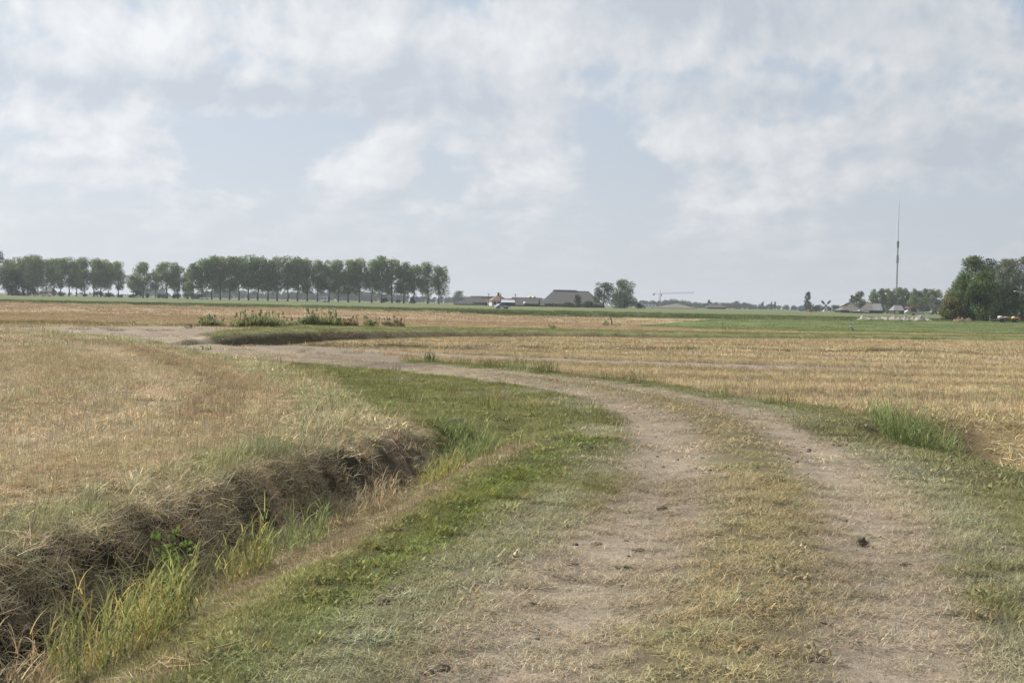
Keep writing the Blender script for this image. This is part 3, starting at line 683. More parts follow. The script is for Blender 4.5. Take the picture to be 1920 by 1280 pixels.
# ------------------------------------------------------------------ the poplar rows
rg = np.random.default_rng(11)
POP = []
for v_ in range(7):
    root = empty('poplar_tree', (0, 0, 0)); h = 20.0
    tree_parts(rg, root, h, poplar_blobs(rg, h, rg.uniform(5.4, 6.9), rg.uniform(0.20, 0.32)), 5200, 0.62, LEAF_POPLAR, 0.34, 12, rg.uniform(-.03, .03), 0.3)
    POP.append([root, False])
ORD = ['first', 'second', 'third', 'fourth', 'fifth', 'sixth', 'seventh', 'eighth', 'ninth', 'tenth', 'eleventh', 'twelfth', 'thirteenth', 'fourteenth', 'fifteenth', 'sixteenth',
       'seventeenth', 'eighteenth', 'nineteenth', 'twentieth', 'twenty-first', 'twenty-second', 'twenty-third', 'twenty-fourth', 'twenty-fifth', 'twenty-sixth']
def place_from(stock, k, x, y, sc, sxy, rz, label, cat, group):
    e = stock[k % len(stock)]
    if e[1]: o = copy_tree(e[0])
    else: o = e[0]; e[1] = True
    o.location = (x, y, hz(x, y) - 0.05); o.scale = (sc * sxy, sc * sxy, sc); o.rotation_euler = (0, 0, rz)
    tag(o, label, cat, group); return o
row1 = [(15, 486), (30, 483), (44, 480), (57, 480), (71, 481), (86, 486), (101, 485), (114, 484), (129, 483), (143, 486), (158, 485), (175, 487), (189, 486), (204, 493), (221, 490)]
for i, (px, ty) in enumerate(row1):
    d = 690 - i * 1.0; x = side_at(px, d); h = top_at(px, ty, d) - 0.4
    place_from(POP, i * 3 + 1, x, d, h / 20, 0.98 if i else .9, rg.uniform(0, 6.28), ('tall poplar, %s from the dark bushes in the row at the field end' % ORD[i]) if i < 14 else 'last poplar of the row at the field end, beside the gap',
               'tree', 'poplars in the row at the field end')
gap = [(250, 516, 'small slender poplar on the near side of the gap clump', .8), (265, 493, 'tall open poplar standing alone in the gap between the rows', 1.1), (285, 505, 'thin young poplar between the two gap clumps', .55),
       (313, 491, 'broad round-topped poplar in the second gap clump', 1.35), (331, 499, 'medium poplar right behind the broad gap poplar', 1.05), (346, 503, 'sparse narrow poplar next to the long row', .75)]
for i, (px, ty, lab, sx) in enumerate(gap):
    d = 665; x = side_at(px, d); h = top_at(px, ty, d) - 0.4
    place_from(POP, i + 2, x, d + (i % 3) * 3, h / 20, sx * 20 / h, rg.uniform(0, 6.28), lab, 'tree', 'poplars in the gap between the rows')
row2 = [(362, 493), (379, 485), (397, 483), (413, 481), (430, 480), (448, 481), (466, 479), (483, 482), (502, 487), (520, 483), (539, 481), (558, 483), (576, 487), (595, 489), (617, 489), (634, 490), (653, 487), (674, 486), (697, 488), (715, 483),
        (735, 486), (757, 491), (776, 497), (802, 494), (823, 499)]
for i, (px, ty) in enumerate(row2):
    d = 600 + i * 1.6; x = side_at(px, d); h = top_at(px, ty, d) - 0.4
    last = i == len(row2) - 1
    place_from(POP, (i * 5 + i // 3), x, d, h / 20, (0.9 if last else rg.uniform(.92, 1.1)), rg.uniform(0, 6.28),
               'sparse last poplar at the open end of the long row' if last else 'tall poplar, %s in the long row counted from the gap' % ORD[i], 'tree', 'poplars in the long row')

# low bushes under the rows
BUSH = []
for v_ in range(4):
    root = empty('bush', (0, 0, 0))
    bl = [(rg.uniform(-1.6, 1.6), rg.uniform(-1, 1), rg.uniform(.5, 2.0), rg.uniform(.6, 1.1), rg.uniform(.6, 1.1), rg.uniform(.5, .9)) for k in range(12)]
    tree_parts(rg, root, 2.6, bl, 700, 0.4, LEAF_DARK, 0.08, 6, 0, .1, trunk_h=1.6); BUSH.append([root, False])
for i, (px, wpx, hpx, d) in enumerate([(114, 16, 9, 680), (158, 10, 6, 676), (184, 20, 12, 676), (205, 22, 9, 672), (225, 12, 6, 670), (246, 20, 8, 662), (259, 14, 16, 664), (276, 9, 9, 660), (303, 26, 10, 655), (328, 22, 11, 655), (354, 22, 14, 652),
                                      (373, 14, 10, 622), (612, 14, 9, 620), (720, 16, 12, 622), (746, 10, 8, 625), (774, 12, 12, 628)]):
    x = side_at(px, d)
    o = place_from(BUSH, i, x, d, 1, 1, rg.uniform(-.4, .4), 'low dark bush between trunks, %s counted along the tree rows from the far left' % ORD[i], 'bush', 'bushes between the poplar trunks')
    o.scale = (wpx * d * PXM / 4.4, 1.0, hpx * d * PXM / 2.6)

# dark thicket at the edge of the picture
def single_tree(name, px, py_top, d, w_px, label, leafm, n, size, bare=0.3, kind='round', r0=.3, cat='tree', group=None, seed=0, blobs_n=30, shell=.45, drop=0.0, dy=0.0):
    r = np.random.default_rng(1000 + seed); x = side_at(px, d); h = top_at(px, py_top, d); rx = w_px * d * PXM / 2
    g = hz(x, d + dy); h -= g
    root = empty(name, (x, d + dy, g - 0.05), r.uniform(-.6, .6))
    bl = poplar_blobs(r, h, rx, bare) if kind == 'poplar' else round_blobs(r, h, rx, h * bare, blobs_n)
    tree_parts(r, root, h, bl, n, size, leafm, r0, 12, 0, bare, shell, drop)
    return tag(root, label, cat, group)
single_tree('broadleaf_tree', 22, 505, 560, 62, 'dark dense tree reaching the ground in front of the row end', LEAF_THICK, 4200, .55, .02, seed=1, blobs_n=34)
single_tree('broadleaf_tree', -8, 470, 640, 56, 'tall dark tree rising behind the dense thicket', LEAF_DARK, 3200, .6, .12, seed=2)
single_tree('broadleaf_tree', 52, 530, 556, 34, 'small dark tree on the sunny flank of the thicket', LEAF_THICK, 1500, .5, .02, seed=3)
single_tree('broadleaf_tree', -30, 512, 565, 50, 'dark tree at the outer end of the thicket', LEAF_THICK, 2200, .55, .02, seed=4)
# the pair of trees by the farm and other single trees
single_tree('broadleaf_tree', 1132, 529, 560, 52, 'round dark tree with visible trunk beside the big farmhouse roof', LEAF_DARK, 3600, .5, .22, seed=5, r0=.4)
single_tree('broadleaf_tree', 1171, 523, 565, 62, 'taller loose-crowned tree, second beside the farmhouse', LEAF_GREEN, 4200, .5, .14, seed=6, r0=.4)
single_tree('broadleaf_tree', 1164, 546, 548, 56, 'low rounded tree in front of the loose-crowned one', LEAF_DARK, 2200, .5, .03, seed=7)
single_tree('broadleaf_tree', 860, 545, 1150, 34, 'rounded distant tree topping the wood behind the long row', LEAF_FAR, 1400, 1.0, .05, seed=8)
single_tree('columnar_tree', 1514, 547, 760, 15, 'narrow columnar tree with a bulging top beside the windmill', LEAF_DARK, 1500, .6, .08, 'poplar', seed=9)
single_tree('shrub_tree', 1519, 568, 755, 24, 'low spreading bush under the narrow columnar tree', LEAF_DARK, 700, .6, .02, seed=10)
single_tree('columnar_tree', 1446, 565, 1300, 5, 'first of two pencil-thin trees against the distant wood', LEAF_DARK, 500, .8, .04, 'poplar', seed=11)
single_tree('columnar_tree', 1453, 564.5, 1300, 5, 'second of two pencil-thin trees, slightly taller', LEAF_DARK, 500, .8, .04, 'poplar', seed=12)
single_tree('broadleaf_tree', 1329, 562, 1250, 15, 'darker round tree standing out of the distant wood', LEAF_DARK, 700, .9, .03, seed=13)
single_tree('broadleaf_tree', 1430, 565.5, 1400, 12, 'small dome-shaped tree on the distant wood skyline', LEAF_FAR, 500, 1.0, .03, seed=14)
single_tree('broadleaf_tree', 1382, 564, 1350, 18, 'broad dome tree midway along the distant wood', LEAF_FAR, 700, 1.0, .03, seed=141)
single_tree('broadleaf_tree', 1612, 545, 640, 28, 'leaning broad tree between the two thatched roofs', LEAF_GREEN, 2000, .55, .2, seed=15, r0=.4)
single_tree('broadleaf_tree', 1597, 553, 640, 15, 'shorter companion of the leaning tree above the thatched roof', LEAF_GREEN, 900, .55, .35, seed=16)
single_tree('broadleaf_tree', 1565, 571, 900, 26, 'dark bush-like tree just beyond the windmill', LEAF_DARK, 800, .7, .02, seed=17)
single_tree('broadleaf_tree', 1532, 572, 900, 20, 'dark low tree on the near side of the windmill', LEAF_DARK, 700, .7, .02, seed=18)
# row of trees behind the mast
row3 = [(1640, 543, 17), (1652, 541, 15), (1663, 542, 15), (1674, 541, 15), (1686, 540, 16), (1698, 540.5, 16), (1711, 542, 16), (1722, 541, 15), (1733, 541, 16), (1746, 543, 17), (1757, 544, 18)]
for i, (px, ty, wp) in enumerate(row3):
    single_tree('poplar_tree', px, ty, 700 + 6 * (i % 3), wp * 1.5, 'full green poplar behind the radio mast, %s of its row' % ORD[i], LEAF_GREEN if i % 2 else LEAF_POPLAR, 2600, .65, .05, 'poplar', seed=40 + i, group='poplars behind the radio mast')
single_tree('broadleaf_tree', 1716, 554, 655, 34, 'broad lighter tree in front of the row behind the mast', LEAF_GREEN, 1800, .55, .03, seed=55)
single_tree('broadleaf_tree', 1750, 556, 660, 24, 'grey-green tree in front of the end of the mast row', LEAF_WILLOW, 1300, .55, .03, seed=56)
# tall clump at the right
big = [(1826, 479, 300, 84, 'tall silvery-green tree at the top of the right-hand clump', LEAF_GREEN, 12000, .05, 60), (1852, 484, 318, 80, 'dark tall tree behind the topmost tree of the clump', LEAF_DARK, 6000, .1, 61),
       (1800, 524, 286, 74, 'olive-leaved spreading tree on the sunny flank of the clump', LEAF_OLIVE, 7500, .03, 62), (1816, 512, 279, 78, 'leafy green tree in the middle of the clump front', LEAF_GREEN, 9000, .03, 63),
       (1844, 508, 275, 72, 'bushy green tree reaching down to the cart', LEAF_GREEN, 8500, .03, 64), (1884, 483, 312, 86, 'grey-green willow with drooping rounded tufts', LEAF_WILLOW, 10000, .1, 65),
       (1918, 479, 318, 84, 'high willow at the picture edge', LEAF_WILLOW, 9000, .1, 66), (1882, 530, 290, 96, 'dark shaded tree above the loaded cart', LEAF_DARK, 10000, .03, 67), (1948, 520, 296, 84, 'green tree half outside the picture beside the cart', LEAF_GREEN, 6000, .03, 68),
       (1784, 556, 276, 50, 'lowest olive bush at the foot of the clump', LEAF_OLIVE, 4200, .02, 69), (1966, 490, 330, 90, 'tall tree beyond the picture edge behind the willow', LEAF_GREEN, 4000, .1, 70)]
for (px, ty, d, wp, lab, lm, n, ba, sd) in big:
    single_tree('broadleaf_tree', px, ty, d, wp, lab, lm, n, .36, ba, 'round', .38, group='trees of the right-hand clump', seed=sd, blobs_n=56, shell=.35, drop=.5 if lm is LEAF_WILLOW else 0)

# ------------------------------------------------------------------ distant woods: one mass each
def far_wood(name, spans, label, seed, leafm=LEAF_FAR):
    r = np.random.default_rng(seed); Vs = []; Fs = []; Cs = []; o = 0
    for (p0, p1, tops, d0) in spans:
        xs = np.arange(p0, p1, 7.0 * 1500 / d0)
        for px in xs:
            for lay in range(2):
                d = d0 + r.uniform(-60, 60) + lay * 80
                ty = np.interp(px, [t_[0] for t_ in tops], [t_[1] for t_ in tops]) + abs(r.normal(0, 1.8)) - .6
                X, Z = spot(px + r.uniform(-4, 4), ty, d); g = 0.4; hh = max(2.5, Z - g)
                rx = hh * r.uniform(0.35, 0.6)
                bl = [(X + r.uniform(-.6, .6) * rx, d + r.uniform(-.5, .5) * rx, g + hh * r.uniform(.1, .82), rx * r.uniform(.4, .65), rx * .5, hh * r.uniform(.16, .28)) for _ in range(11)]
                V, F, cc = leaf_cloud(r, bl, 330, hh * 0.17, .3); Vs.append(V); Fs.append(F + o); Cs.append(cc); o += len(V)
    ob = link(name, mesh_np(name, np.concatenate(Vs), np.concatenate(Fs), leafm, np.concatenate(Cs)))
    return tag(ob, label, 'wood', kind='stuff')
far_wood('distant_wood', [(60, 420, [(60, 550), (150, 547), (250, 552), (270, 540), (300, 540), (312, 549), (380, 548), (420, 545)], 1700), (380, 880, [(380, 546), (420, 541), (500, 548), (600, 545), (650, 542), (720, 549), (800, 556), (880, 556)], 1500),
                          (840, 1120, [(840, 556), (900, 556), (960, 559), (1020, 560), (1120, 562)], 2000)], 'blue hazy wood far behind the poplar rows and farm', 201)
far_wood('distant_wood', [(1170, 1640, [(1170, 561), (1230, 563), (1265, 560), (1300, 566), (1340, 566), (1390, 566), (1420, 570), (1470, 571), (1530, 571), (1580, 573), (1640, 570)], 1500)], 'hazy green wood along the horizon behind the crane', 202)
far_wood('distant_wood', [(1620, 1790, [(1620, 566), (1700, 560), (1790, 562)], 1100)], 'dim wood filling the horizon behind the mast', 203)

# ------------------------------------------------------------------ farm and other buildings
ROOF_DK = solid('dark_roof_tiles', (0.085, 0.08, 0.08), .8, .2, 1.2, streak=(.3, .3, 2.5))
ROOF_GY = solid('grey_sheet_roof', (0.20, 0.205, 0.21), .7, .12, .8, streak=(2, .2, .2))
ROOF_RD = solid('orange_roof_tiles', (0.22, 0.135, 0.105), .8, .2, 1.5)
ROOF_PL = solid('pale_sheet_roof', (0.45, 0.47, 0.50), .55, .08, .8)
THATCH = solid('thatch', (0.18, 0.165, 0.14), .95, .18, 1.2, streak=(1, 1, .4))
BRICK = solid('red_brick', (0.22, 0.12, 0.085), .85, .18, 3)
WALL_W = solid('white_wall', (0.66, 0.65, 0.60), .8, .06)
WALL_G = solid('grey_green_wall', (0.24, 0.255, 0.235), .8, .1)
WALL_D = solid('dark_boards', (0.045, 0.043, 0.045), .8, .2, 2, streak=(3, 3, .2))
GLASS = solid('dark_window_glass', (0.03, 0.035, 0.04), .1, .1, spec=.6)
WHITE = solid('white_paint', (0.80, 0.80, 0.78), .4, .04)
METAL = solid('galvanised_steel', (0.28, 0.29, 0.30), .45, .12, 3, metal=.3)
STEEL_D = solid('weathered_steel', (0.13, 0.135, 0.14), .6, .15, 3)
WOODM = solid('weathered_wood', (0.16, 0.115, 0.07), .9, .25, 4, streak=(4, 4, .4))
RUBBER = solid('tyre_rubber', (0.02, 0.02, 0.02), .85, .1)

def building(name, label, px0, px1, d, depth, wall_h, roof_h, wall, roof, hip0=0.0, hip1=0.0, rz=0.0, cat='house', eave=.35, windows=(), door=None, chimney=None, z0=None, group=None):
    x0, x1 = side_at(px0, d), side_at(px1, d); L = x1 - x0; xm = (x0 + x1) / 2
    g = hz(xm, d) - 0.1 if z0 is None else z0
    root = empty(name, (xm, d + depth / 2, g), rz); hw, hd = L / 2, depth / 2
    m = MB(); m.box(-hw + eave, -hd + eave, 0, hw - eave, hd - eave, wall_h)
    if hip0 < .2: m.faces([(-hw + eave, -hd + eave, wall_h), (-hw + eave, hd - eave, wall_h), (-hw + eave, 0, wall_h + roof_h * .94), (-hw + eave + .2, -hd + eave, wall_h), (-hw + eave + .2, hd - eave, wall_h), (-hw + eave + .2, 0, wall_h + roof_h * .94)], [(0, 1, 2), (3, 5, 4), (0, 2, 5, 3), (1, 4, 5, 2)])
    if hip1 < .2: m.faces([(hw - eave, -hd + eave, wall_h), (hw - eave, hd - eave, wall_h), (hw - eave, 0, wall_h + roof_h * .94), (hw - eave - .2, -hd + eave, wall_h), (hw - eave - .2, hd - eave, wall_h), (hw - eave - .2, 0, wall_h + roof_h * .94)], [(0, 2, 1), (3, 4, 5), (0, 3, 5, 2), (1, 2, 5, 4)])
    m.build('wall', wall, root)
    r = MB(); t = .18
    for dz in (0,):
        lo = wall_h - .12; hi = wall_h + roof_h
        A = [(-hw, -hd, lo), (hw, -hd, lo), (hw, hd, lo), (-hw, hd, lo)]; Rg = [(-hw + hip0 * hd, 0, hi), (hw - hip1 * hd, 0, hi)]
        A2 = [(p[0], p[1], p[2] + t) for p in A]; R2 = [(p[0], p[1], p[2] + t) for p in Rg]
        r.faces(A + Rg + A2 + R2, [(6, 7, 11, 10), (8, 9, 10, 11), (7, 8, 11), (9, 6, 10), (0, 1, 7, 6), (1, 2, 8, 7), (2, 3, 9, 8), (3, 0, 6, 9), (1, 0, 4, 5), (3, 2, 5, 4), (2, 1, 5), (0, 3, 4)])
    ro = r.build('roof', roof, root)
    c = MB(); c.box(-hw + hip0 * hd, -.14, wall_h + roof_h + t, hw - hip1 * hd, .14, wall_h + roof_h + t + .12); c.build('ridge', roof, ro)
    if chimney is not None:
        c = MB(); cx = chimney * hw; c.box(cx - .4, -.4, wall_h + roof_h * .7, cx + .4, .4, wall_h + roof_h + 1.1); c.box(cx - .48, -.48, wall_h + roof_h + 1.1, cx + .48, .48, wall_h + roof_h + 1.25); c.build('chimney', BRICK, ro)
    for (fx, zc, ww, hh) in windows:
        f = MB(); X = fx * hw; Y = -hd + eave
        f.box(X - ww / 2 - .08, Y - .05, zc - hh / 2 - .08, X + ww / 2 + .08, Y - .003, zc + hh / 2 + .08); wo_ = f.build('window', WHITE, root)
        p = MB(); p.box(X - ww / 2, Y - .07, zc - hh / 2, X + ww / 2, Y - .052, zc + hh / 2); p.build('pane', GLASS, wo_)
    if door:
        fx, ww, hh, dm = door; f = MB(); X = fx * hw; Y = -hd + eave; f.box(X - ww / 2, Y - .06, 0.02, X + ww / 2, Y - .003, hh); f.build('door', dm, root)
    return tag(root, label, cat, group), root
def hpx(n, d): return n * d * PXM

D = 560
building('barn', 'long low grey barn with sloping roof end beside the red-roofed house', 850, 942, D, 14, 0.5, hpx(14.5, D), WALL_G, ROOF_DK, 1.05, 0.2, cat='barn', windows=[(-.2, .3, 1.0, .5)])
b_, r0_ = building('shed', 'small grey gabled shed in front of the low barn', 886, 926, D - 14, 8, 1.3, hpx(8, D), WALL_G, ROOF_DK, 0.9, 0.0, cat='shed', door=(.4, 2.2, 1.25, WALL_D))
building('farmhouse', 'house with orange tiled roof and pale walls', 916, 952, D - 24, 8, hpx(9, D), hpx(10, D), WALL_W, ROOF_RD, .9, .9, rz=.25, windows=[(-.6, 1.3, 1.0, 1.1), (-.2, 1.3, 1.0, 1.1), (.3, 1.3, 1.0, 1.1)], door=(.62, 1.0, 1.9, solid('teal_door', (.10, .30, .30))), chimney=.0)
building('shed', 'dark shed under a pale sheet roof beside the red-roofed house', 938, 968, D - 30, 7, hpx(7, D), hpx(4, D), WALL_D, ROOF_PL, .15, .3, cat='shed', door=(.2, 2.4, 1.4, WALL_D))
building('barn', 'low dark barn with a white skylight patch between house and farmhouse', 955, 1022, D - 6, 13, .6, hpx(13, D), WALL_D, ROOF_DK, .15, .2, cat='barn')
m = MB(); X0, Zs = spot(982, 568, D - 10.2); X1, _z = spot(990, 568, D - 10.2); Xa, _q = spot(955, 568, D - 6); Xb, _q = spot(1022, 568, D - 6)
building('shed', 'small dark gabled shed touching the big farmhouse roof', 984, 1012, D - 22, 9, 1.2, hpx(10, D), WALL_D, ROOF_DK, .55, .0, cat='shed', rz=-.12)
bf, rootf = building('farmhouse', 'very large farmhouse with steep dark hipped roof and pale ridge', 1013, 1132, D + 6, 24, 1.6, hpx(24.5, D), BRICK, ROOF_DK, .5, .5, windows=[(-.5, .9, 1.4, 1), (0, .9, 1.4, 1), (.4, .9, 1.4, 1)], door=(.7, 2.6, 1.5, WALL_D), z0=.2)
c = MB(); c.box(-8.1, -.35, 1.6 + hpx(24.5, D) + .32, 2.6, .35, 1.6 + hpx(24.5, D) + .72); c.build('ridge_cap', ROOF_PL, rootf)
# skylight sheet on the low barn roof
for o in list(bpy.data.objects):
    if o.get('label', '').startswith('low dark barn'):
        L_ = Xb - Xa; rh = hpx(13, D); hd_ = 6.5
        def rp(fx, fy): return (fx * L_ / 2, -hd_ + fy * hd_, .6 - .12 + .18 + .05 + fy * (rh + .12))
        q = MB(); q.faces([rp(-.22, .15), rp(.06, .15), rp(.06, .42), rp(-.22, .42)] + [tuple(np.add(rp(*a), (0, -.05, .05))) for a in ((-.22, .15), (.06, .15), (.06, .42), (-.22, .42))], [(4, 5, 6, 7), (0, 1, 5, 4), (1, 2, 6, 5), (2, 3, 7, 6), (3, 0, 4, 7), (3, 2, 1, 0)]); q.build('skylight', WHITE, o)
# silos
for i, (px, lab) in enumerate([(993, 'cream rounded silo beside the low dark barn'), (1001, 'second cream silo, nearer the big farmhouse roof')]):
    d = D + 16; x = side_at(px, d); root = empty('silo', (x, d, hz(x, d)))
    t_ = top_at(px, 555.0, d) - hz(x, d); m = MB(); m.lathe([(.95, 0), (.95, t_ - .8), (.8, t_ - .3), (.4, t_), (.05, t_ + .1)], 14); m.build('tank', solid('cream_silo', (.62, .60, .46), .6, .05), root, True)
    m = MB(); m.lathe([(.99, t_ * .5), (1.02, t_ * .5 + .05), (1.02, t_ * .5 + .15), (.99, t_ * .5 + .2)], 14); m.build('band', METAL, root)
    tag(root, lab, 'silo', 'silos at the farm')
# utility poles
for i, (px, ty, lab) in enumerate([(916, 549.5, 'thin dark pole in front of the low grey barn'), (938.5, 550, 'thin dark pole in front of the orange roof'), (966, 550, 'thin dark pole beside the pale-roofed shed')]):
    d = 520; x = side_at(px, d); g = hz(x, d); h = top_at(px, ty, d) - g; root = empty('utility_pole', (x, d, g - .1))
    m = MB(); m.tube([(0, 0, 0), (0.03, 0, h * .5), (0, 0, h + .1)], [.17, .14, .11], 8); m.build('pole', WOODM, root)
    m = MB(); m.box(-.55, -.06, h - .5, .55, .06, h - .38); m.build('crossarm', WOODM, root)
    for q in (-.45, .45): m = MB(); m.lathe([(.05, h - .38), (.07, h - .3), (.04, h - .2)], 6, (q, 0)); m.build('insulator', WHITE, root)
    tag(root, lab, 'pole', 'poles in front of the farm')
# trees and bushes in front of the farmhouse
single_tree('conifer_tree', 1083, 552, 540, 15, 'dark pointed tree in front of the farmhouse roof', LEAF_DARK, 1000, .45, .04, 'poplar', seed=80)
single_tree('bush', 1066, 566, 538, 34, 'low dark bush hedge before the farmhouse wall', LEAF_DARK, 1000, .45, .02, seed=81, cat='bush', r0=.1)
single_tree('bush', 1104, 564, 538, 26, 'rounded bush by the shaded farmhouse end', LEAF_DARK, 900, .45, .02, seed=82, cat='bush', r0=.1)
single_tree('bush', 1200, 568, 560, 24, 'small bush beyond the loose-crowned tree pair', LEAF_DARK, 500, .45, .02, seed=83, cat='bush', r0=.1)

# pale barn and caravans near the crane
building('barn', 'long low barn with pale brown thatched hip roof under the crane', 1234, 1308, 900, 22, .4, hpx(8.5, 900), WALL_D, THATCH, 1.3, 1.3, cat='barn')
building('house', 'thatched farm roof on the near side of the leaning tree', 1576, 1618, 620, 12, 1.4, hpx(14.5, 620), WALL_D, THATCH, 1.3, .9, cat='house', windows=[(0, .8, 1, .8)])
building('house', 'thatched house with pale gable edge beside the leaning tree', 1618, 1642, 612, 10, 1.6, hpx(14, 620), WALL_D, THATCH, .7, .1, rz=-.25, cat='house', windows=[(.3, .9, 1, .9)])
building('barn', 'dark gabled barn behind the thatched houses', 1634, 1660, 650, 12, 1.6, hpx(13, 650), WALL_D, ROOF_GY, .5, .1, rz=-.2, cat='barn')
building('house', 'small grey-roofed house just beyond the mast foot', 1676, 1697, 630, 9, 1.8, hpx(9.5, 630), WALL_D, ROOF_GY, .35, .1, cat='house', windows=[(0, 1, 1, .9)])
building('house', 'brown low farm roof hidden under the distant wood', 1326, 1362, 1050, 12, 1.5, hpx(5, 1050), WALL_D, ROOF_DK, .6, .6, cat='house')
building('house', 'faint brick house behind the first poplar row', 72, 96, 900, 12, 2.5, hpx(8, 900), BRICK, ROOF_DK, .6, .2, cat='house', windows=[(-.4, 1.5, 1.1, 1.2), (.3, 1.5, 1.1, 1.2)])
building('house', 'brick house glimpsed between bushes behind the gap', 362, 380, 760, 10, 2.6, hpx(6, 760), BRICK, ROOF_DK, .4, .2, cat='house', windows=[(0, 1.4, 1.1, 1.2)])

def caravan(px, d, lab, L=5.5, rz=0.0, tint=WHITE):
    x = side_at(px, d); root = empty('caravan', (x, d, hz(x, d)), rz); m = MB(); h = 2.5
    prof = [(-L / 2, .5), (L / 2, .5), (L / 2 + .15, 1.3), (L / 2 - .25, h - .15), (L / 2 - .6, h), (-L / 2 + .5, h), (-L / 2 + .1, h - .25), (-L / 2 - .1, 1.2)]
    m.loft([[(a, y, z) for a, z in prof] for y in (-1.1, 1.1)]); m.build('body', tint, root)
    for fx in (-.28, .2):
        f = MB(); f.box(fx * L - .55, -1.13, 1.45, fx * L + .55, -1.103, 2.0); f.build('window', GLASS, root)
    for sy in (-1, 1):
        f = MB(); f.loft([[(.1 + .33 * math.cos(t), sy * .95 + q, .33 + .33 * math.sin(t)) for t in np.linspace(0, 2 * math.pi, 14)[:-1]] for q in (-.1, .1)]); f.build('wheel', RUBBER, root)
    f = MB(); f.tube([(-L / 2, 0, .5), (-L / 2 - 1.0, 0, .45)], .06); f.build('drawbar', METAL, root)
    return tag(root, lab, 'caravan', 'white caravans on the farmland')
caravan(1209, 820, 'white caravan beside the tree pair, nearer of two under the wood', 5.5)
caravan(1223, 826, 'white caravan close to the crane foot', 5.0)
caravan(608, 585, 'white caravan parked under the middle of the long poplar row', 3.0)

def wheel(root, x, y, r, wd, hub=True):
    f = MB(); N = 18
    f.loft([[(x + rr_ * math.cos(t), y + q, r + rr_ * math.sin(t)) for t in np.linspace(0, 2 * math.pi, N + 1)[:-1]] for q, rr_ in ((-wd / 2, r * .92), (-wd * .35, r), (wd * .35, r), (wd / 2, r * .92))])
    o = f.build('wheel', RUBBER, root)
    f = MB(); f.loft([[(x + r * .6 * math.cos(t), y + q, r + r * .6 * math.sin(t)) for t in np.linspace(0, 2 * math.pi, N + 1)[:-1]] for q in (-wd / 2 - .01, wd / 2 + .01)]); f.build('rim', METAL, o)
def car(px, d, rz, paint, lab):
    x = side_at(px, d); root = empty('car', (x, d, hz(x, d)), rz); L = 4.2
    low = [(-2.1, .35), (-2.05, .72), (-1.75, .88), (-1.0, .95), (1.55, .98), (2.02, .9), (2.1, .55), (2.05, .35)]
    m = MB(); hw = [.80, .86, .86, .80]; ys = [-.86, -.80, .80, .86]
    m.loft([[(a, -.86 + 0, z) for a, z in low], [(a * .99, -.9, (z - .6) * .96 + .6) for a, z in low], [(a * .99, .9, (z - .6) * .96 + .6) for a, z in low], [(a, .86, z) for a, z in low]])
    m.build('body', paint, root, False)
    cab = [(-1.0, .95), (-.35, 1.42), (.2, 1.48), (.95, 1.42), (1.6, .98)]
    m = MB(); m.loft([[(a, sy * (.80 - .16 * (z - .95) / .5), z) for a, z in cab] for sy in (-1, 1)]); m.build('cabin', paint, root)
    gl = [(-.82, 1.0), (-.32, 1.36), (.9, 1.36), (1.35, 1.0)]
    for sy in (-1, 1):
        f = MB(); f.poly([(a, sy * (.815 - .16 * (z - .95) / .5), z) for a, z in gl]); f.poly([(a, sy * (.835 - .16 * (z - .95) / .5), z) for a, z in gl]); f.build('side_window', GLASS, root)
    f = MB(); f.poly([(-.98, -.66, 1.0), (-.98, .66, 1.0), (-.42, .58, 1.40), (-.42, -.58, 1.40)]); f.build('windscreen', GLASS, root)
    for sy in (-1, 1):
        f = MB(); f.box(-2.12, sy * .62 - .16, .62, -2.0, sy * .62 + .16, .78); f.build('headlight', WHITE, root)
        for xx in (-1.3, 1.25): wheel(root, xx, sy * .78, .32, .22)
    return tag(root, lab, 'car')
PAINT_SB = solid('silver_blue_paint', (.42, .47, .55), .3, .05, spec=.6)
car(941, 372, R_(205), PAINT_SB, 'silver-blue car driving on the green verge before the farm')
car(87, 560, R_(8), WHITE, 'white car far off beside the dark thicket')
car(383, 590, R_(12), WHITE, 'tiny white car below the start of the long poplar row')

# ------------------------------------------------------------------ crane, windmill, mast
d = 1500; x = side_at(1237, d); g = hz(x, d); H = top_at(1237, 551, d) - g
root = empty('tower_crane', (x, d, g)); m = MB(); a = .9
for sx, sy in ((-a, -a), (a, -a), (a, a), (-a, a)): m.tube([(sx, sy, 0), (sx, sy, H)], .13, 5)
k = 0; z = 0.0
while z < H - 2:
    for (p, q_) in (((-a, -a), (a, -a)), ((a, -a), (a, a)), ((a, a), (-a, a)), ((-a, a), (-a, -a))): m.tube([(p[0], p[1], z), (q_[0], q_[1], z + 2)], .06, 4)
    z += 2
m.build('tower', STEEL_D, root)
JL = hpx(64, d); m = MB()
rise = JL * .045
for yy, zz in ((-.7, 0), (.7, 0)): m.tube([(0, yy, H + zz), (JL, yy, H + zz + rise)], .13, 5)
m.tube([(0, 0, H + 1.5), (JL, 0, H + .9 + rise)], .12, 5)
for kx in range(16):
    f0, f1 = kx / 16, (kx + .5) / 16
    for yy in (-.7, .7): m.tube([(JL * f0, yy, H + rise * f0), (JL * f1, 0, H + 1.3 + rise * f1), (JL * (kx + 1) / 16, yy, H + rise * (kx + 1) / 16)], .05, 4)
m.build('jib', STEEL_D, root)
m = MB(); m.tube([(0, -.6, H), (-8, -.6, H)], .13, 5); m.tube([(0, .6, H), (-8, .6, H)], .13, 5); m.build('counter_jib', STEEL_D, root)
m = MB(); m.box(-8.2, -.9, H - 1.8, -6.2, .9, H + .3); m.build('counterweight', WALL_G, root)
m = MB(); m.tube([(0, 0, H), (.5, 0, H + 4.0)], .25, 5); m.build('apex', STEEL_D, root)
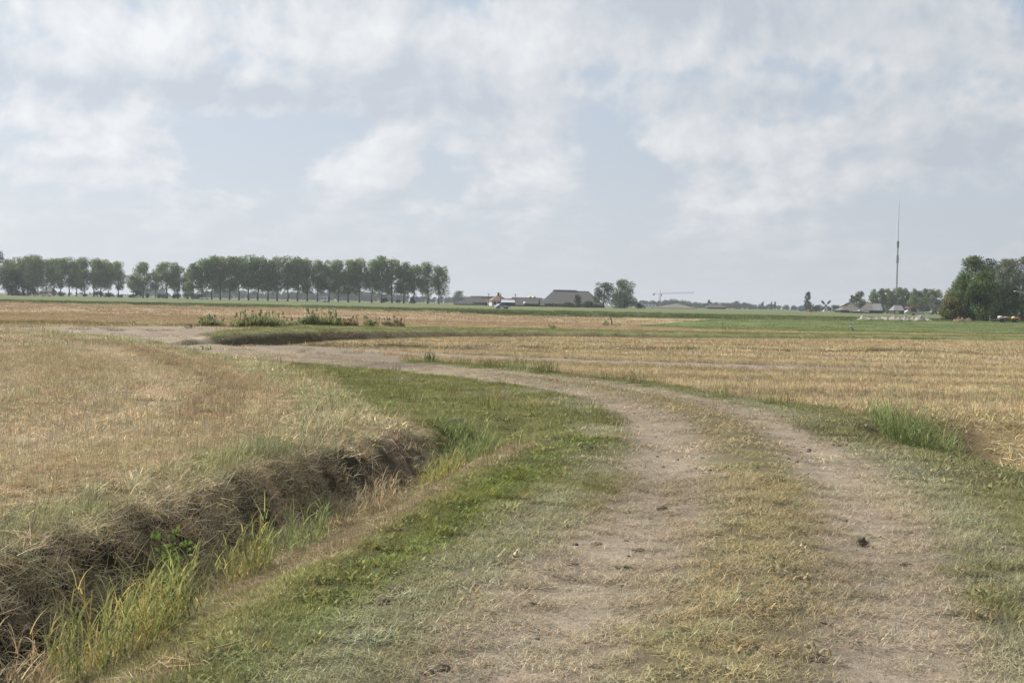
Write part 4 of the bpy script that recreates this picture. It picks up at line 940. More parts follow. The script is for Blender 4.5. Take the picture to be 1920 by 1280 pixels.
m = MB(); m.tube([(.5, 0, H + 4.0), (JL * .55, 0, H + 1.5 + rise * .55)], .04, 4); m.tube([(.5, 0, H + 4.0), (-7.5, 0, H + .3)], .04, 4); m.build('stay_cable', STEEL_D, root)
m = MB(); m.box(.6, -1.0, H - 2.2, 2.2, .2, H - .3); m.build('cab', GLASS, root)
m = MB(); m.tube([(JL * .3, 0, H + rise * .3), (JL * .3, 0, H - 5)], .05, 4); m.box(JL * .3 - .3, -.3, H - 5.6, JL * .3 + .3, .3, H - 5); m.build('hoist_cable', STEEL_D, root)
tag(root, 'slim tower crane with long horizontal jib above the distant wood', 'crane')

d = 1000; x = side_at(1547, d); g = hz(x, d); hub = top_at(1547, 572.5, d) - g
root = empty('windmill', (x, d, g), R_(8)); m = MB(); m.lathe([(1.9, 0), (1.5, hub * .5), (1.1, hub - .6)], 8); m.build('tower', WHITE, root)
m = MB(); m.loft([[(-.9, y_, hub - .7), (.9, y_, hub - .7), (.75, y_, hub + .3), (0, y_, hub + 1.0), (-.75, y_, hub + .3)] for y_ in (-1.5, 1.5)]); m.build('cap', WALL_G, root)
m = MB(); m.tube([(0, -1.4, hub), (0, -2.3, hub)], .25, 8); m.build('axle', STEEL_D, root)
m = MB(); m.box(-.35, -1.96 + .2, .1, .35, -1.6, 1.7); m.build('door', WALL_D, root)
SL = hpx(12.5, d)
for k, an in enumerate((45, 135, 225, 315)):
    ca, sa = math.cos(R_(an)), math.sin(R_(an)); m = MB()
    def P_(l, o_, dy=0): return (ca * l - sa * o_, -2.25 + dy, hub + sa * l + ca * o_)
    m.tube([P_(0, 0), P_(SL, 0)], .12, 6)
    for yy in (0,):
        q0 = [P_(SL * .32, -.55), P_(SL, -.55), P_(SL, .95), P_(SL * .32, .95)]; q1 = [(p[0], p[1] + .06, p[2]) for p in q0]
        m.faces(q0 + q1, [(0, 1, 2, 3), (7, 6, 5, 4), (0, 4, 5, 1), (1, 5, 6, 2), (2, 6, 7, 3), (3, 7, 4, 0)])
    m.build('sail', WALL_D, root)
tag(root, 'small white windmill with dark crossed sails on the horizon', 'windmill')

d = 800; x = side_at(1680.5, d); g = hz(x, d); H = top_at(1686, 374, d) - g; HL = top_at(1682, 540, d) - g
root = empty('radio_mast', (x, d, g)); m = MB(); w0, w1 = 1.45, 1.2
for sx, sy in ((-1, -1), (1, -1), (1, 1), (-1, 1)): m.tube([(sx * w0, sy * w0, 0), (sx * w1, sy * w1, HL)], .11, 5)
nb = 11
for kk in range(nb):
    za, zb = HL * kk / nb, HL * (kk + 1) / nb; wa = w0 + (w1 - w0) * kk / nb; wb = w0 + (w1 - w0) * (kk + 1) / nb
    for (p, q_) in (((-1, -1), (1, -1)), ((1, -1), (1, 1)), ((1, 1), (-1, 1)), ((-1, 1), (-1, -1))):
        m.tube([(p[0] * wa, p[1] * wa, za), (q_[0] * wb, q_[1] * wb, zb)], .06, 4); m.tube([(q_[0] * wa, q_[1] * wa, za), (p[0] * wb, p[1] * wb, zb)], .06, 4); m.tube([(p[0] * wb, p[1] * wb, zb), (q_[0] * wb, q_[1] * wb, zb)], .06, 4)
m.build('lattice_base', METAL, root)
m = MB(); h1 = HL + (H - HL) * .25; h2 = HL + (H - HL) * .53
# triangular lattice shaft, then a thin rod
rt = .36
vs = [(rt * math.cos(t_), rt * math.sin(t_)) for t_ in (.3, 2.39, 4.49)]
for (sx, sy) in vs: m.tube([(sx * 1.2, sy * 1.2, HL - 3), (sx, sy, h2)], .10, 5)
z = HL - 3
while z < h2 - 1:
    for kk in range(3):
        p, q_ = vs[kk], vs[(kk + 1) % 3]; m.tube([(p[0], p[1], z), (q_[0], q_[1], z + 1)], .07, 4)
    z += 1.0
m.build('shaft', STEEL_D, root)
m = MB(); m.tube([(0, 0, h2 - 1), (0, 0, HL + (H - HL) * .86), (0, 0, H)], [.15, .09, .035], 6); m.build('top_rod', STEEL_D, root)
for zf, zl in ((.485, .055), (.515, .03), (.31, .06), (.355, .03)):
    z0 = HL + (H - HL) * zf; zz = (H - HL) * zl
    m = MB()
    for kk, (sx, sy) in enumerate(vs): m.box(sx * 1.7 - .11, sy * 1.7 - .11, z0 - zz * .5, sx * 1.7 + .11, sy * 1.7 + .11, z0 + zz * .5); m.tube([(sx, sy, z0), (sx * 1.7, sy * 1.7, z0)], .05, 4)
    m.build('antenna', STEEL_D, root)
m = MB(); z0 = HL + (H - HL) * .325; m.tube([(0, 0, z0), (1.6, 0, z0)], .07, 4); m.tube([(1.6, 0, z0 - .5), (1.6, 0, z0 + .5)], .07, 4); m.build('side_arm', STEEL_D, root)
tag(root, 'very tall slender radio mast on a lattice base', 'mast')

# ------------------------------------------------------------------ the airfield
BLUE = solid('blue_paint', (.07, .22, .60), .35, .06, spec=.5); RED = solid('red_paint', (.62, .09, .06), .4, .06); ORANGE = solid('orange_tarp', (.50, .20, .10), .8, .1); YELLOW = solid('yellow_paint', (.72, .68, .25), .6, .05)
def fuselage(m, prof, n=12):
    m.loft([[(x_, r_ * wv * math.cos(t_), zc + r_ * math.sin(t_)) for t_ in np.linspace(0, 2 * math.pi, n + 1)[:-1]] for (x_, r_, zc, wv) in prof])
def wing(m, x0, x1, y0, y1, z0, z1, th=.14, tip=.7):
    for s_ in (-1, 1):
        c = (x0 + x1) / 2; hw_ = (x1 - x0) / 2
        ra = [(c - hw_, s_ * y0, z0), (c - hw_ * .3, s_ * y0, z0 + th), (c + hw_, s_ * y0, z0 + .02), (c - hw_ * .3, s_ * y0, z0 - th * .4)]
        rb = [(c - hw_ * tip, s_ * y1, z1), (c - hw_ * .3 * tip, s_ * y1, z1 + th * .6), (c + hw_ * tip, s_ * y1, z1 + .02), (c - hw_ * .3 * tip, s_ * y1, z1 - th * .3)]
        m.loft([ra, rb] if s_ > 0 else [ra[::-1], rb[::-1]])
def glider(px, d, L, rz, body, tailm, lab, finh=1.35, span=7.5):
    x = side_at(px, d); root = empty('glider', (x, d, hz(x, d) + .15), rz)
    m = MB(); fuselage(m, [(-L * .45, .08, .75, 1), (-L * .40, .3, .75, .8), (-L * .25, .46, .82, .75), (-L * .1, .4, .85, .75), (L * .1, .22, .9, .8), (L * .45, .13, .95, .9), (L * .5, .09, .95, 1)]); m.build('fuselage', body, root, True)
    m = MB(); fuselage(m, [(-L * .36, .1, 1.0, 1), (-L * .28, .34, 1.0, .85), (-L * .16, .34, 1.0, .85), (-L * .08, .12, 1.05, 1)]); m.build('canopy', GLASS, root, True)
    m = MB(); wing(m, -L * .12, L * .04, .2, span, 1.0, 1.35, .13, .5); m.build('wing', body, root)
    m = MB(); m.loft([[(L * .40, -.05, 1.0), (L * .5, -.03, 1.0), (L * .5, .03, 1.0), (L * .40, .05, 1.0)], [(L * .44, -.03, 1.0 + finh), (L * .51, -.02, 1.0 + finh), (L * .51, .02, 1.0 + finh), (L * .44, .03, 1.0 + finh)]]); m.build('fin', body, root)
    m = MB(); wing(m, L * .43, L * .52, 0, 1.5, 1.0 + finh, 1.0 + finh, .08, .7); m.build('tailplane', tailm, root)
    wheel(root, -L * .1, 0, .2, .14)
    return tag(root, lab, 'glider')
# blue glider: its blue sheet wing lies towards us
glider(1500, 620, 7.6, R_(155), BLUE, WHITE, 'blue glider with a white T-tail parked near the columnar tree', 1.5, 5.0)
glider(1612, 590, 9.5, R_(172), WHITE, WHITE, 'long low white glider parked before the thatched houses', .9, 6.0)
m = MB(); x = side_at(1521, 640); root = empty('covered_trailer', (x, 640, hz(x, 640)))
m.loft([[(-1.7, y_, .5), (1.7, y_, .5), (1.7, y_, 1.0), (1.2, y_, 1.35), (-1.2, y_, 1.35), (-1.7, y_, 1.0)] for y_ in (-.8, .8)]); m.build('tarp', ORANGE, root)
for sy in (-1, 1): wheel(root, 0, sy * .85, .32, .2)
m = MB(); m.tube([(-1.7, 0, .45), (-2.8, 0, .4)], .05); m.build('drawbar', METAL, root)
tag(root, 'small trailer under an orange cover beside the blue glider', 'trailer')
m = MB(); d = 470; x = side_at(1682.5, d); root = empty('marker_board', (x, d, hz(x, d)))
hh = hpx(4, d); m.box(-.55, -.04, .75, .55, .04, .75 + hh * 1.0); m.build('board', YELLOW, root)
m = MB(); m.tube([(-.45, .08, -.2), (-.45, .08, 1.2)], .04); m.tube([(.45, .08, -.2), (.45, .08, 1.2)], .04); m.build('post', WOODM, root); tag(root, 'small pale yellow marker board in front of the mast', 'sign')

d = 480; x = side_at(1716, d); root = empty('light_aircraft', (x, d, hz(x, d)), R_(-4)); g_ = .0
# high wing machine seen from the side: open white body, red wing, thin tail boom
m = MB(); fuselage(m, [(-3.9, .1, 1.1, .9), (-3.7, .5, 1.15, .85), (-2.9, .78, 1.2, .8), (-2.0, .82, 1.3, .8), (-1.6, .6, 1.2, .8)]); m.build('nose', WHITE, root, True)
m = MB(); fuselage(m, [(-2.0, .5, 1.0, .9), (-.5, .5, .95, .9), (1.5, .42, .95, .9), (3.2, .25, 1.05, .9)]); m.build('hull', WHITE, root, True)
m = MB(); fuselage(m, [(2.9, .16, 1.1, 1), (5.2, .12, 1.25, 1), (5.8, .1, 1.3, 1)]); m.build('tail_boom', WHITE, root, True)
m = MB(); m.loft([[(5.3, -.04, 1.1), (6.3, -.03, 1.1), (6.3, .03, 1.1), (5.3, .04, 1.1)], [(5.6, -.03, 2.0), (6.4, -.02, 2.0), (6.4, .02, 2.0), (5.6, .03, 2.0)]]); m.build('fin', WHITE, root)
m = MB(); wing(m, 5.4, 6.3, 0, 1.4, 1.3, 1.3, .08, .8); m.build('tailplane', WHITE, root)
m = MB(); wing(m, -3.5, 1.4, 0, 4.6, 2.75, 2.95, .28, .8); m.build('wing', RED, root)
m = MB(); m.loft([[(-2.9, -.35, 1.6), (-1.7, -.35, 1.6), (-1.7, .35, 1.6), (-2.9, .35, 1.6)], [(-2.8, -.3, 2.7), (-1.8, -.3, 2.7), (-1.8, .3, 2.7), (-2.8, .3, 2.7)]]); m.build('front_pylon', WHITE, root)
m = MB(); m.loft([[(1.0, -.25, 1.2), (1.9, -.25, 1.2), (1.9, .25, 1.2), (1.0, .25, 1.2)], [(.2, -.2, 2.7), (1.0, -.2, 2.7), (1.0, .2, 2.7), (.2, .2, 2.7)]]); m.build('rear_pylon', WHITE, root)
m = MB(); m.loft([[(-1.65, -.32, 1.4), (.6, -.32, 1.3), (.6, .32, 1.3), (-1.65, .32, 1.4)], [(-1.6, -.3, 2.6), (.2, -.3, 2.6), (.2, .3, 2.6), (-1.6, .3, 2.6)]]); m.build('cockpit', GLASS, root)
for yy in (-.9, .9): wheel(root, -.6, yy, .3, .18)
tag(root, 'white light aircraft with a red high wing parked beside the mast', 'aircraft')

# ------------------------------------------------------------------ spoil heaps, cart, lamp, pole
def heap_mesh(r, rx, ry, h, col, name, matx, lumps=.36):
    n, mrows = 48, 18; V = []; F = []
    for i in range(mrows + 1):
        f = i / mrows
        for k in range(n):
            a = 2 * math.pi * k / n; V.append((rx * f * math.cos(a), ry * f * math.sin(a), h * (1 - f) ** .85))
    V = np.array(V); off = r.uniform(0, 99)
    V[:, 2] += h * lumps * 2.2 * fbm(V[:, 0] + off, V[:, 1], max(.4, rx * .33), 5, 7, .62) * np.clip(V[:, 2] / h * 2.5, 0, 1)
    V[:, 0] += rx * .12 * fbm(V[:, 1] + off, V[:, 2], 1.0, 3, 9); V[-n:, 2] = -.15
    for i in range(mrows):
        for k in range(n): F.append((i * n + k, (i + 1) * n + k, (i + 1) * n + (k + 1) % n, i * n + (k + 1) % n))
    return mesh_np(name, V, np.array(F), matx, smooth=False)
SAND = solid('pale_sand', (.36, .335, .29), .95, .3, 1.8); REDSOIL = solid('reddish_soil', (.24, .16, .12), .95, .25, 1.5)
hr = np.random.default_rng(31)
for i, (px, wpx, hp, lab) in enumerate([(1623, 27, 9.5, 'broad pale sand heap at the near end of the heap row'), (1644, 21, 6.5, 'low pale sand heap, second in the heap row'), (1660, 15, 8, 'pointed little sand heap in the middle of the heap row'),
                                      (1679, 27, 9, 'wide sand heap just below the yellow board'), (1699, 20, 8.5, 'lumpy sand heap before the white aircraft'), (1721, 30, 11, 'tallest sand heap under the red-winged aircraft'), (1738, 20, 5, 'lowest flat sand heap at the end of the row')]):
    d = 236 + 1.2 * i; x = side_at(px, d); o = link('sand_heap', heap_mesh(hr, hpx(wpx, d) * .6, 1.5, hpx(hp, d) * .85, None, 'sand_heap', SAND), None, (x, d, hz(x, d)))
    o.rotation_euler.z = hr.uniform(-.3, .3); tag(o, lab, 'heap', 'pale sand heaps on the airfield edge')
for i, (px, wpx, hp, lab) in enumerate([(1800, 24, 8, 'pointed reddish soil heap at the foot of the olive tree'), (1816, 18, 6, 'flatter brown soil heap beside the reddish one')]):
    d = 256; x = side_at(px, d); o = link('soil_heap', heap_mesh(hr, hpx(wpx, d) * .55, 1.0, hpx(hp, d), None, 'soil_heap', REDSOIL), None, (x, d, hz(x, d))); tag(o, lab, 'heap', 'brown soil heaps by the trees')
d = 255; x = side_at(1857, d); root = empty('striped_pole', (x, d, hz(x, d))); m = MB(); hh = hpx(14, d)
m.tube([(0, 0, 0), (.03, 0, hh)], .06, 8); m.build('pole', WALL_D, root)
for k in range(3):
    m = MB(); m.tube([(.005, 0, hh * (.05 + .32 * k)), (.012, 0, hh * (.2 + .32 * k))], .065, 8); m.build('white_band', WHITE, root)
tag(root, 'thin black and white striped pole in front of the shaded trees', 'pole')
d = 254; x = side_at(1893, d); g = hz(x, d); root = empty('farm_cart', (x, d, g)); m = MB(); CL = hpx(42, d) / 2
m.box(-CL, -.9, .55, CL, .9, .72); m.build('deck', WOODM, root)
m = MB(); m.tube([(-CL, 0, .6), (-CL - 1.2, 0, .5)], .05); m.build('drawbar', METAL, root)
for sx in (-.55, .55):
    for sy in (-1, 1): wheel(root, sx * CL, sy * .8, .3, .2)
tag(root, 'low flat farm cart standing under the shaded trees', 'cart')
def sack(px, wpx, hp, matx, name, lab, dy=0):
    xx = side_at(px, d + dy); r = np.random.default_rng(int(px)); V = []; n, mr = 18, 9; w_, h_ = hpx(wpx, d) / 2, hpx(hp, d)
    for i in range(mr + 1):
        t_ = math.pi * i / mr
        for k in range(n):
            a = 2 * math.pi * k / n; s_ = abs(math.sin(t_)) ** .6
            V.append((w_ * s_ * math.cos(a), .55 * s_ * math.sin(a), h_ * .5 * (1 - math.copysign(abs(math.cos(t_)) ** .7, math.cos(t_)))))
    V = np.array(V); V[:, 2] += .12 * h_ * fbm(V[:, 0] * 3, V[:, 1] * 3 + px, .6, 3, 2) * (V[:, 2] > .1); V[:, 0] *= 1 + .1 * fbm(V[:, 2] * 4, V[:, 1], .5, 2, 3)
    F = [(i * n + k, i * n + (k + 1) % n, (i + 1) * n + (k + 1) % n, (i + 1) * n + k) for i in range(mr) for k in range(n)]
    o = link(name, mesh_np(name, V, np.array(F), matx, smooth=True), None, (xx, d + dy, g + .715)); tag(o, lab, 'sack', 'load on the farm cart'); return o
sack(1876, 9, 5, WHITE, 'white_sack', 'white plastic sack at the front of the farm cart')
sack(1888, 11, 4.5, solid('pink_brown_sack', (.36, .27, .24), .9, .2), 'brown_sack', 'pinkish brown sack in the middle of the cart load')
sack(1901, 7, 4.6, YELLOW, 'yellow_sack', 'small bright yellow sack on the cart')
sack(1908, 8, 3.2, RED, 'red_sack', 'flat red bundle at the tail of the cart')
d = 262; x = side_at(1938, d); g = hz(x, d); root = empty('street_lamp', (x, d, g)); HA = top_at(1902, 546, d) - g; AL = x - side_at(1900, d)
m = MB(); m.tube([(0, 0, 0), (0, 0, 3), (0, 0, HA - .9)], [.1, .08, .06], 8); m.build('pole', METAL, root)
m = MB(); m.tube([(0, 0, HA - .9), (-.3, 0, HA - .65), (-AL * .5, 0, HA - .3), (-AL + .6, 0, HA)], [.06, .06, .05, .05], 8); m.build('arm', WHITE, root)
m = MB(); m.loft([[(-AL + .65, -.1, HA - .03), (-AL + .65, .1, HA - .03), (-AL + .65, .1, HA + .09), (-AL + .65, -.1, HA + .09)], [(-AL + .2, -.16, HA - .04), (-AL + .2, .16, HA - .04), (-AL + .2, .13, HA + .14), (-AL + .2, -.13, HA + .14)], [(-AL, -.08, HA - .1), (-AL, .08, HA - .1), (-AL, .06, HA + .02), (-AL, -.06, HA + .02)]]); m.build('lamp_head', WHITE, root)
tag(root, 'pale street lamp with long curved arm before the dark trees', 'street lamp')

# ------------------------------------------------------------------ post, heron, weeds
x, y = 8.44, 108.13; g = hz(x, y); root = empty('fence_post', (x, y, g)); m = MB(); m.tube([(0, 0, -.3), (-.05, 0, .3), (-.16, 0, .68)], [.055, .05, .045], 8); m.build('post', WOODM, root)
m = MB(); m.tube([(-.165, 0, .68), (-.168, 0, .70)], [.047, .03], 8); m.build('cap', WALL_D, root); tag(root, 'short leaning brown post at the edge of the green field', 'post')

x, y = 24.23, 91.9; g = hz(x, y)
HG = solid('heron_grey', (.33, .34, .36), .9, .12, 12, streak=(1, 1, 4)); HW = solid('heron_white', (.66, .66, .62), .9, .06); HD = solid('heron_dark', (.06, .055, .05), .8, .2); HB = solid('heron_bill', (.45, .33, .10), .5, .1)
root = empty('heron', (x, y, g), R_(-8))
sk = MB()  # one continuous body: neck, breast, back and tail (facing left)
sk.tube([(-.10, 0, .98), (-.055, 0, .985), (-.03, 0, .94), (-.035, 0, .86), (-.01, 0, .78), (.02, 0, .70), (.035, 0, .62), (.06, 0, .54), (.13, 0, .44), (.21, 0, .34), (.28, 0, .25)],
        [.018, .034, .030, .024, .024, .028, .05, .095, .105, .075, .025], 12)
bd = sk.build('body', [HG], root, True)
m = MB(); m.tube([(-.095, 0, .982), (-.155, 0, .972), (-.215, 0, .958)], [.017, .011, .002], 8); m.build('bill', HB, root, True)
m = MB(); m.tube([(-.075, 0, 1.008), (-.02, 0, 1.0), (.06, 0, .965)], [.012, .012, .002], 6); m.build('crest', HD, root, True)
for sy in (-1, 1):
    m = MB(); m.tube([(.055, sy * .075, .58), (.14, sy * .1, .46), (.25, sy * .07, .30), (.31, sy * .03, .21)], [.03, .06, .045, .008], 10); m.build('wing', HD if sy > 0 else HG, root, True)
    m = MB(); m.tube([(.10, sy * .04, .42), (.09, sy * .045, .25), (.11, sy * .045, .22), (.10, sy * .045, 0)], [.03, .012, .013, .009], 8)
    for a in (-.5, 0, .5): m.tube([(.10, sy * .045, .008), (.10 - .07 * math.cos(a), sy * .045 + .07 * math.sin(a), .006)], [.008, .004], 5)
    m.tube([(.10, sy * .045, .008), (.14, sy * .045, .006)], [.008, .004], 5); m.build('leg', HB, root, True)
    m = MB(); m.lathe([(.001, .994), (.006, .997), (.006, 1.0), (.001, 1.003)], 8, (-.075, sy * .03)); m.build('eye', YELLOW, root)
m = MB(); m.tube([(-.045, 0, .93), (-.05, -.004, .86), (-.03, -.004, .78), (-.002, -.004, .70)], [.022, .02, .02, .02], 8); m.build('throat', HW, root, True)
tag(root, 'grey heron standing upright on the field margin', 'bird')

WEED = leafmat('weed_leaves', (0.22, 0.26, 0.14), .4); DRYWEED = leafmat('dry_weed_leaves', (0.27, 0.22, 0.145), .35); STEM = solid('weed_stem', (.12, .12, .06), .9, .2)
def weed_clump(px0, px1, hp, y, lab, leafm, seed, n=2600, spiky=14, name='weed_clump'):
    r = np.random.default_rng(seed); x0, x1 = side_at(px0, y), side_at(px1, y); xm = (x0 + x1) / 2; hw_ = (x1 - x0) / 2; h = hpx(hp, y); g = hz(xm, y)
    root = empty(name, (xm, y, g)); bl = []
    for k in range(26):
        a = r.uniform(-1, 1); hh = h * (1 - .45 * abs(a) ** 2) * r.uniform(.55, 1); s_ = h * r.uniform(.14, .26)
        bl.append((a * hw_ * .95, r.uniform(-.5, .5), max(s_ * .6, hh * r.uniform(.35, .85)), s_ * 1.1, s_, s_))
    m = MB()
    for k in range(spiky):
        a = r.uniform(-.9, .9); hh = h * r.uniform(.8, 1.25); b0 = (a * hw_, r.uniform(-.4, .4), -.03); ln = r.normal(0, .15)
        tp = (b0[0] + ln * hh, b0[1] + r.normal(0, .1), hh); m.tube([b0, ((b0[0] + tp[0]) / 2 + .03, b0[1], hh * .5), tp], [.02, .014, .006], 5)
        bl.append((tp[0], tp[1], tp[2], .06, .06, .14))
    m.build('stem', STEM, root)
    nb = int(n * .55); bx = r.uniform(-1, 1, nb) * hw_; by = r.uniform(-.5, .5, nb)
    hh = h * (1 - .4 * np.abs(bx / hw_) ** 2) * r.uniform(.3, 1.1, nb) * (.65 + .5 * vnoise(bx * 2.2 + seed, by * 0 + seed, seed))
    br = np.exp(r.normal(0, .3, nb)); V1, F1, c1 = blades(r, np.stack([bx, by, np.full(nb, -.03)], 1), r.uniform(0, 6.28, nb), hh, r.uniform(0, .3, nb), r.uniform(.3, 1.5, nb), np.full(nb, .05 if y > 50 else .011), 3, .15, np.stack([br * 1.1, br, br * .85], 1))
    V, F, cc = leaf_cloud(r, bl, n // 2 if y > 50 else n // 6, .12 if y > 50 else .045, .0); V[:, 2] = np.maximum(V[:, 2], 0.0)
    link('leaves', mesh_np('leaves', np.concatenate([V1, V]), np.concatenate([F1, F + len(V1)]), leafm, np.concatenate([c1, cc])), root); return tag(root, lab, 'weeds', 'weed clumps along the back ditch')
weed_clump(370, 420, 16, 76.5, 'smallest leafy weed clump, nearest the sandy turning place', WEED, 401, 1500)
weed_clump(436, 538, 24, 76.5, 'long tall weed clump with upright stems beside the back ditch', WEED, 402, 4200, 26)
weed_clump(535, 566, 12, 77.5, 'low pale weeds joining the two tall clumps', WEED, 403, 900, 6)
weed_clump(561, 640, 24, 78.5, 'dark tall weed clump with grassy arching leaves', WEED, 404, 3600, 20)
weed_clump(636, 672, 17, 80, 'brownish drooping weed clump at the end of the tall ones', DRYWEED, 405, 1300, 10)
weed_clump(682, 712, 15, 82, 'small grey-green weed clump before the rusty one', WEED, 406, 900, 8)
weed_clump(716, 760, 15, 84, 'rusty brown dock weeds at the end of the weed line', DRYWEED, 407, 1100, 14)
weed_clump(1130, 1142, 9, 107.5, 'little green weed beside the leaning post', WEED, 408, 260, 4)
weed_clump(1150, 1166, 4, 107.8, 'low tuft of weeds at the foot of the leaning post', WEED, 409, 200, 2)
weed_clump(792, 818, 15, 36.6, 'feathery green weed standing alone beside the track junction', WEED, 410, 420, 12)
weed_clump(1030, 1046, 8, 84, 'small weed on the green strip behind the back ditch', WEED, 411, 180, 5)
weed_clump(1352, 1384, 9, 97, 'thin tall weeds at the green field corner', WEED, 412, 90, 10)
weed_clump(350, 362, 5, 71, 'dark low weed tuft on the sand before the small clump', DRYWEED, 413, 150, 3)
weed_clump(1684, 1697, 7, 25.2, 'single low green weed in the right stubble field', WEED, 414, 70, 5)
weed_clump(357, 366, 10, 47, 'thin dark-stemmed weed at the bend of the sandy track', WEED, 415, 60, 5)
weed_clump(378, 402, 8, 42.5, 'bushy low weed on the headland beside the sandy bend', WEED, 416, 260, 5)

# ------------------------------------------------------------------ reeds in the ditches
REED = leafmat('reed_leaves', (0.235, 0.25, 0.095), .35); REED_DRY = leafmat('dry_reed_leaves', (0.328, 0.273, 0.172), .3); REED_BL = leafmat('fresh_reed_leaves', (0.20, 0.245, 0.10), .35)
def reed_clump(x, y, rx, ry, n, h, matx, lab, seed, lean=(0, 0), dryf=.2, zoff=0.0, spread=1.0):
    r = np.random.default_rng(seed); U = r.uniform; g = hz(x, y)
    root = empty('reed_clump', (x, y, g)); a = U(0, 2 * np.pi, n); q = np.sqrt(U(0, 1, n)); bx, by = rx * q * np.cos(a), ry * q * np.sin(a)
    bz = height(x + bx, y + by) - g - .03; base = np.stack([bx, by, bz], 1)
    hs = h * U(.55, 1.1, n) * (1 - .25 * q); az_ = np.arctan2(by / ry + lean[1] + r.normal(0, .5, n), bx / rx + lean[0] + r.normal(0, .5, n)); t0 = U(0, .18, n) * spread; t1 = t0 + U(.08, .5, n) * spread
    cb = np.exp(r.normal(0, .2, n)); dr = (U(0, 1, n) < dryf) * (.35 if matx is REED_DRY else 1.0); cs = np.stack([cb * (1 + .7 * dr), cb * (1 + .3 * dr), cb * (1 + .25 * dr)], 1)
    V, F, cc = blades(r, base, az_, hs, t0, t1, np.full(n, .006), 4, .4, cs)
    link('stalks', mesh_np('stalks', V, F, matx, cc), root)
    # long leaves along each stalk
    P = []; A = []; L = []; T0 = []; T1 = []; Cc = []
    Vr = V.reshape(n, 5, 2, 3).mean(2)
    for k in range(4 * n):
        i = k % n; f = U(.15, 1.0); j = min(3, int(f * 4)); e = f * 4 - j; P.append(Vr[i, j] * (1 - e) + Vr[i, min(j + 1, 4)] * e); A.append(U(0, 2 * np.pi)); L.append(h * U(.22, .5)); T0.append(U(.15, .6)); T1.append(U(.8, 2.2)); Cc.append(cs[i] * math.exp(r.normal(0, .22)))
    V, F, cc = blades(r, np.array(P), np.array(A), np.array(L), np.array(T0), np.array(T1), U(.006, .013, len(P)), 5, .08, np.array(Cc))
    V[:, 2] = np.maximum(V[:, 2], -.08)
    link('leaves', mesh_np('leaves', V, F, matx, cc), root); return tag(root, lab, 'reeds', 'reeds growing in the ditches')
reed_clump(5.62, 17.5, .50, .75, 420, .86, REED_BL, 'dense fresh green reed clump at the start of the right ditch', 501, (0, 0), .06, spread=2.2)
reed_clump(5.95, 19.3, .28, .4, 90, .6, REED_BL, 'smaller reed tuft behind the dense one in the right ditch', 502, (.4, 0), .1, spread=1.5)
reed_clump(-2.85, 7.05, .40, .35, 100, .55, REED_DRY, 'straw-coloured dry reeds in the ditch corner nearest the camera', 503, (0, 0), .5, spread=.9)
reed_clump(-2.22, 7.2, .34, .36, 110, .66, REED, 'yellow-green reeds leaning across the near ditch bottom', 504, (.6, 0), .3, spread=1.5)
reed_clump(-2.2, 8.1, .24, .32, 75, .58, REED, 'green leafy reeds below the steep near bank', 505, (.2, 0), .15, spread=1.2)
reed_clump(-1.98, 9.75, .18, .26, 75, .56, REED, 'upright yellowish reed clump halfway along the ditch', 506, (-.2, 0), .25, spread=.9)
reed_clump(-1.80, 10.8, .24, .38, 70, .5, REED_BL, 'broad green reed clump just behind the upright one', 507, (.2, 0), .12, spread=1.2)
reed_clump(-1.35, 12.9, .18, .5, 60, .45, REED_DRY, 'thin dry reeds in the middle of the ditch', 508, (.1, 0), .4, spread=1.1)
reed_clump(-.85, 15.4, .26, .8, 120, .46, REED, 'pale reeds filling the far part of the ditch', 509, (0, 0), .35, spread=1.2)
reed_clump(-.50, 17.0, .30, .6, 130, .50, REED_BL, 'lush green reeds at the closed end of the ditch', 510, (0, 0), .1, spread=1.5)
reed_clump(-.68, 18.2, .42, .4, 110, .44, REED_BL, 'low bright reeds on the slope at the ditch end', 511, (0, 0), .15, spread=1.5)
# leafy nettle rising from the near reeds
r = np.random.default_rng(601); x, y = -2.14, 8.0; root = empty('leafy_weed', (x, y, hz(x, y))); m = MB(); bl = []
for k in range(5):
    tx, ty_, hh = r.normal(0, .10), r.normal(0, .08), r.uniform(.45, .72); m.tube([(tx * .3, ty_ * .3, -.03), (tx * .6, ty_ * .6, hh * .5), (tx, ty_, hh)], [.006, .005, .003], 5)
    for z_ in np.linspace(.15, hh, 7): bl.append((tx * z_ / hh, ty_ * z_ / hh, z_, .06, .06, .025))
m.build('stem', STEM, root); V, F, cc = leaf_cloud(r, bl, 150, .05, .5); link('leaves', mesh_np('leaves', V, F, leafmat('nettle_leaves', (0.133, 0.195, 0.055), .35), cc), root)
tag(root, 'bright green broad-leaved weed standing among the near reeds', 'weed')
# rough log by the ditch end
x, y = -.80, 18.9; root = empty('log', (x, y, hz(x, y) + .01), R_(10), .5); m = MB()
m.tube([(-.24, 0, .02), (-.1, .01, .045), (.08, 0, .05), (.21, 0, .045)], [.035, .05, .055, .05], 12); m.build('bark', solid('grey_bark', (.27, .25, .21), .9, .25, 8), root, True)
m = MB(); m.tube([(.2105, 0, .045), (.218, 0, .045)], [.047, .045], 12); m.build('cut_end', solid('cut_wood', (.30, .15, .06), .8, .2, 9), root); tag(root, 'short grey log with rusty cut end lying in the grass at the ditch end', 'log')

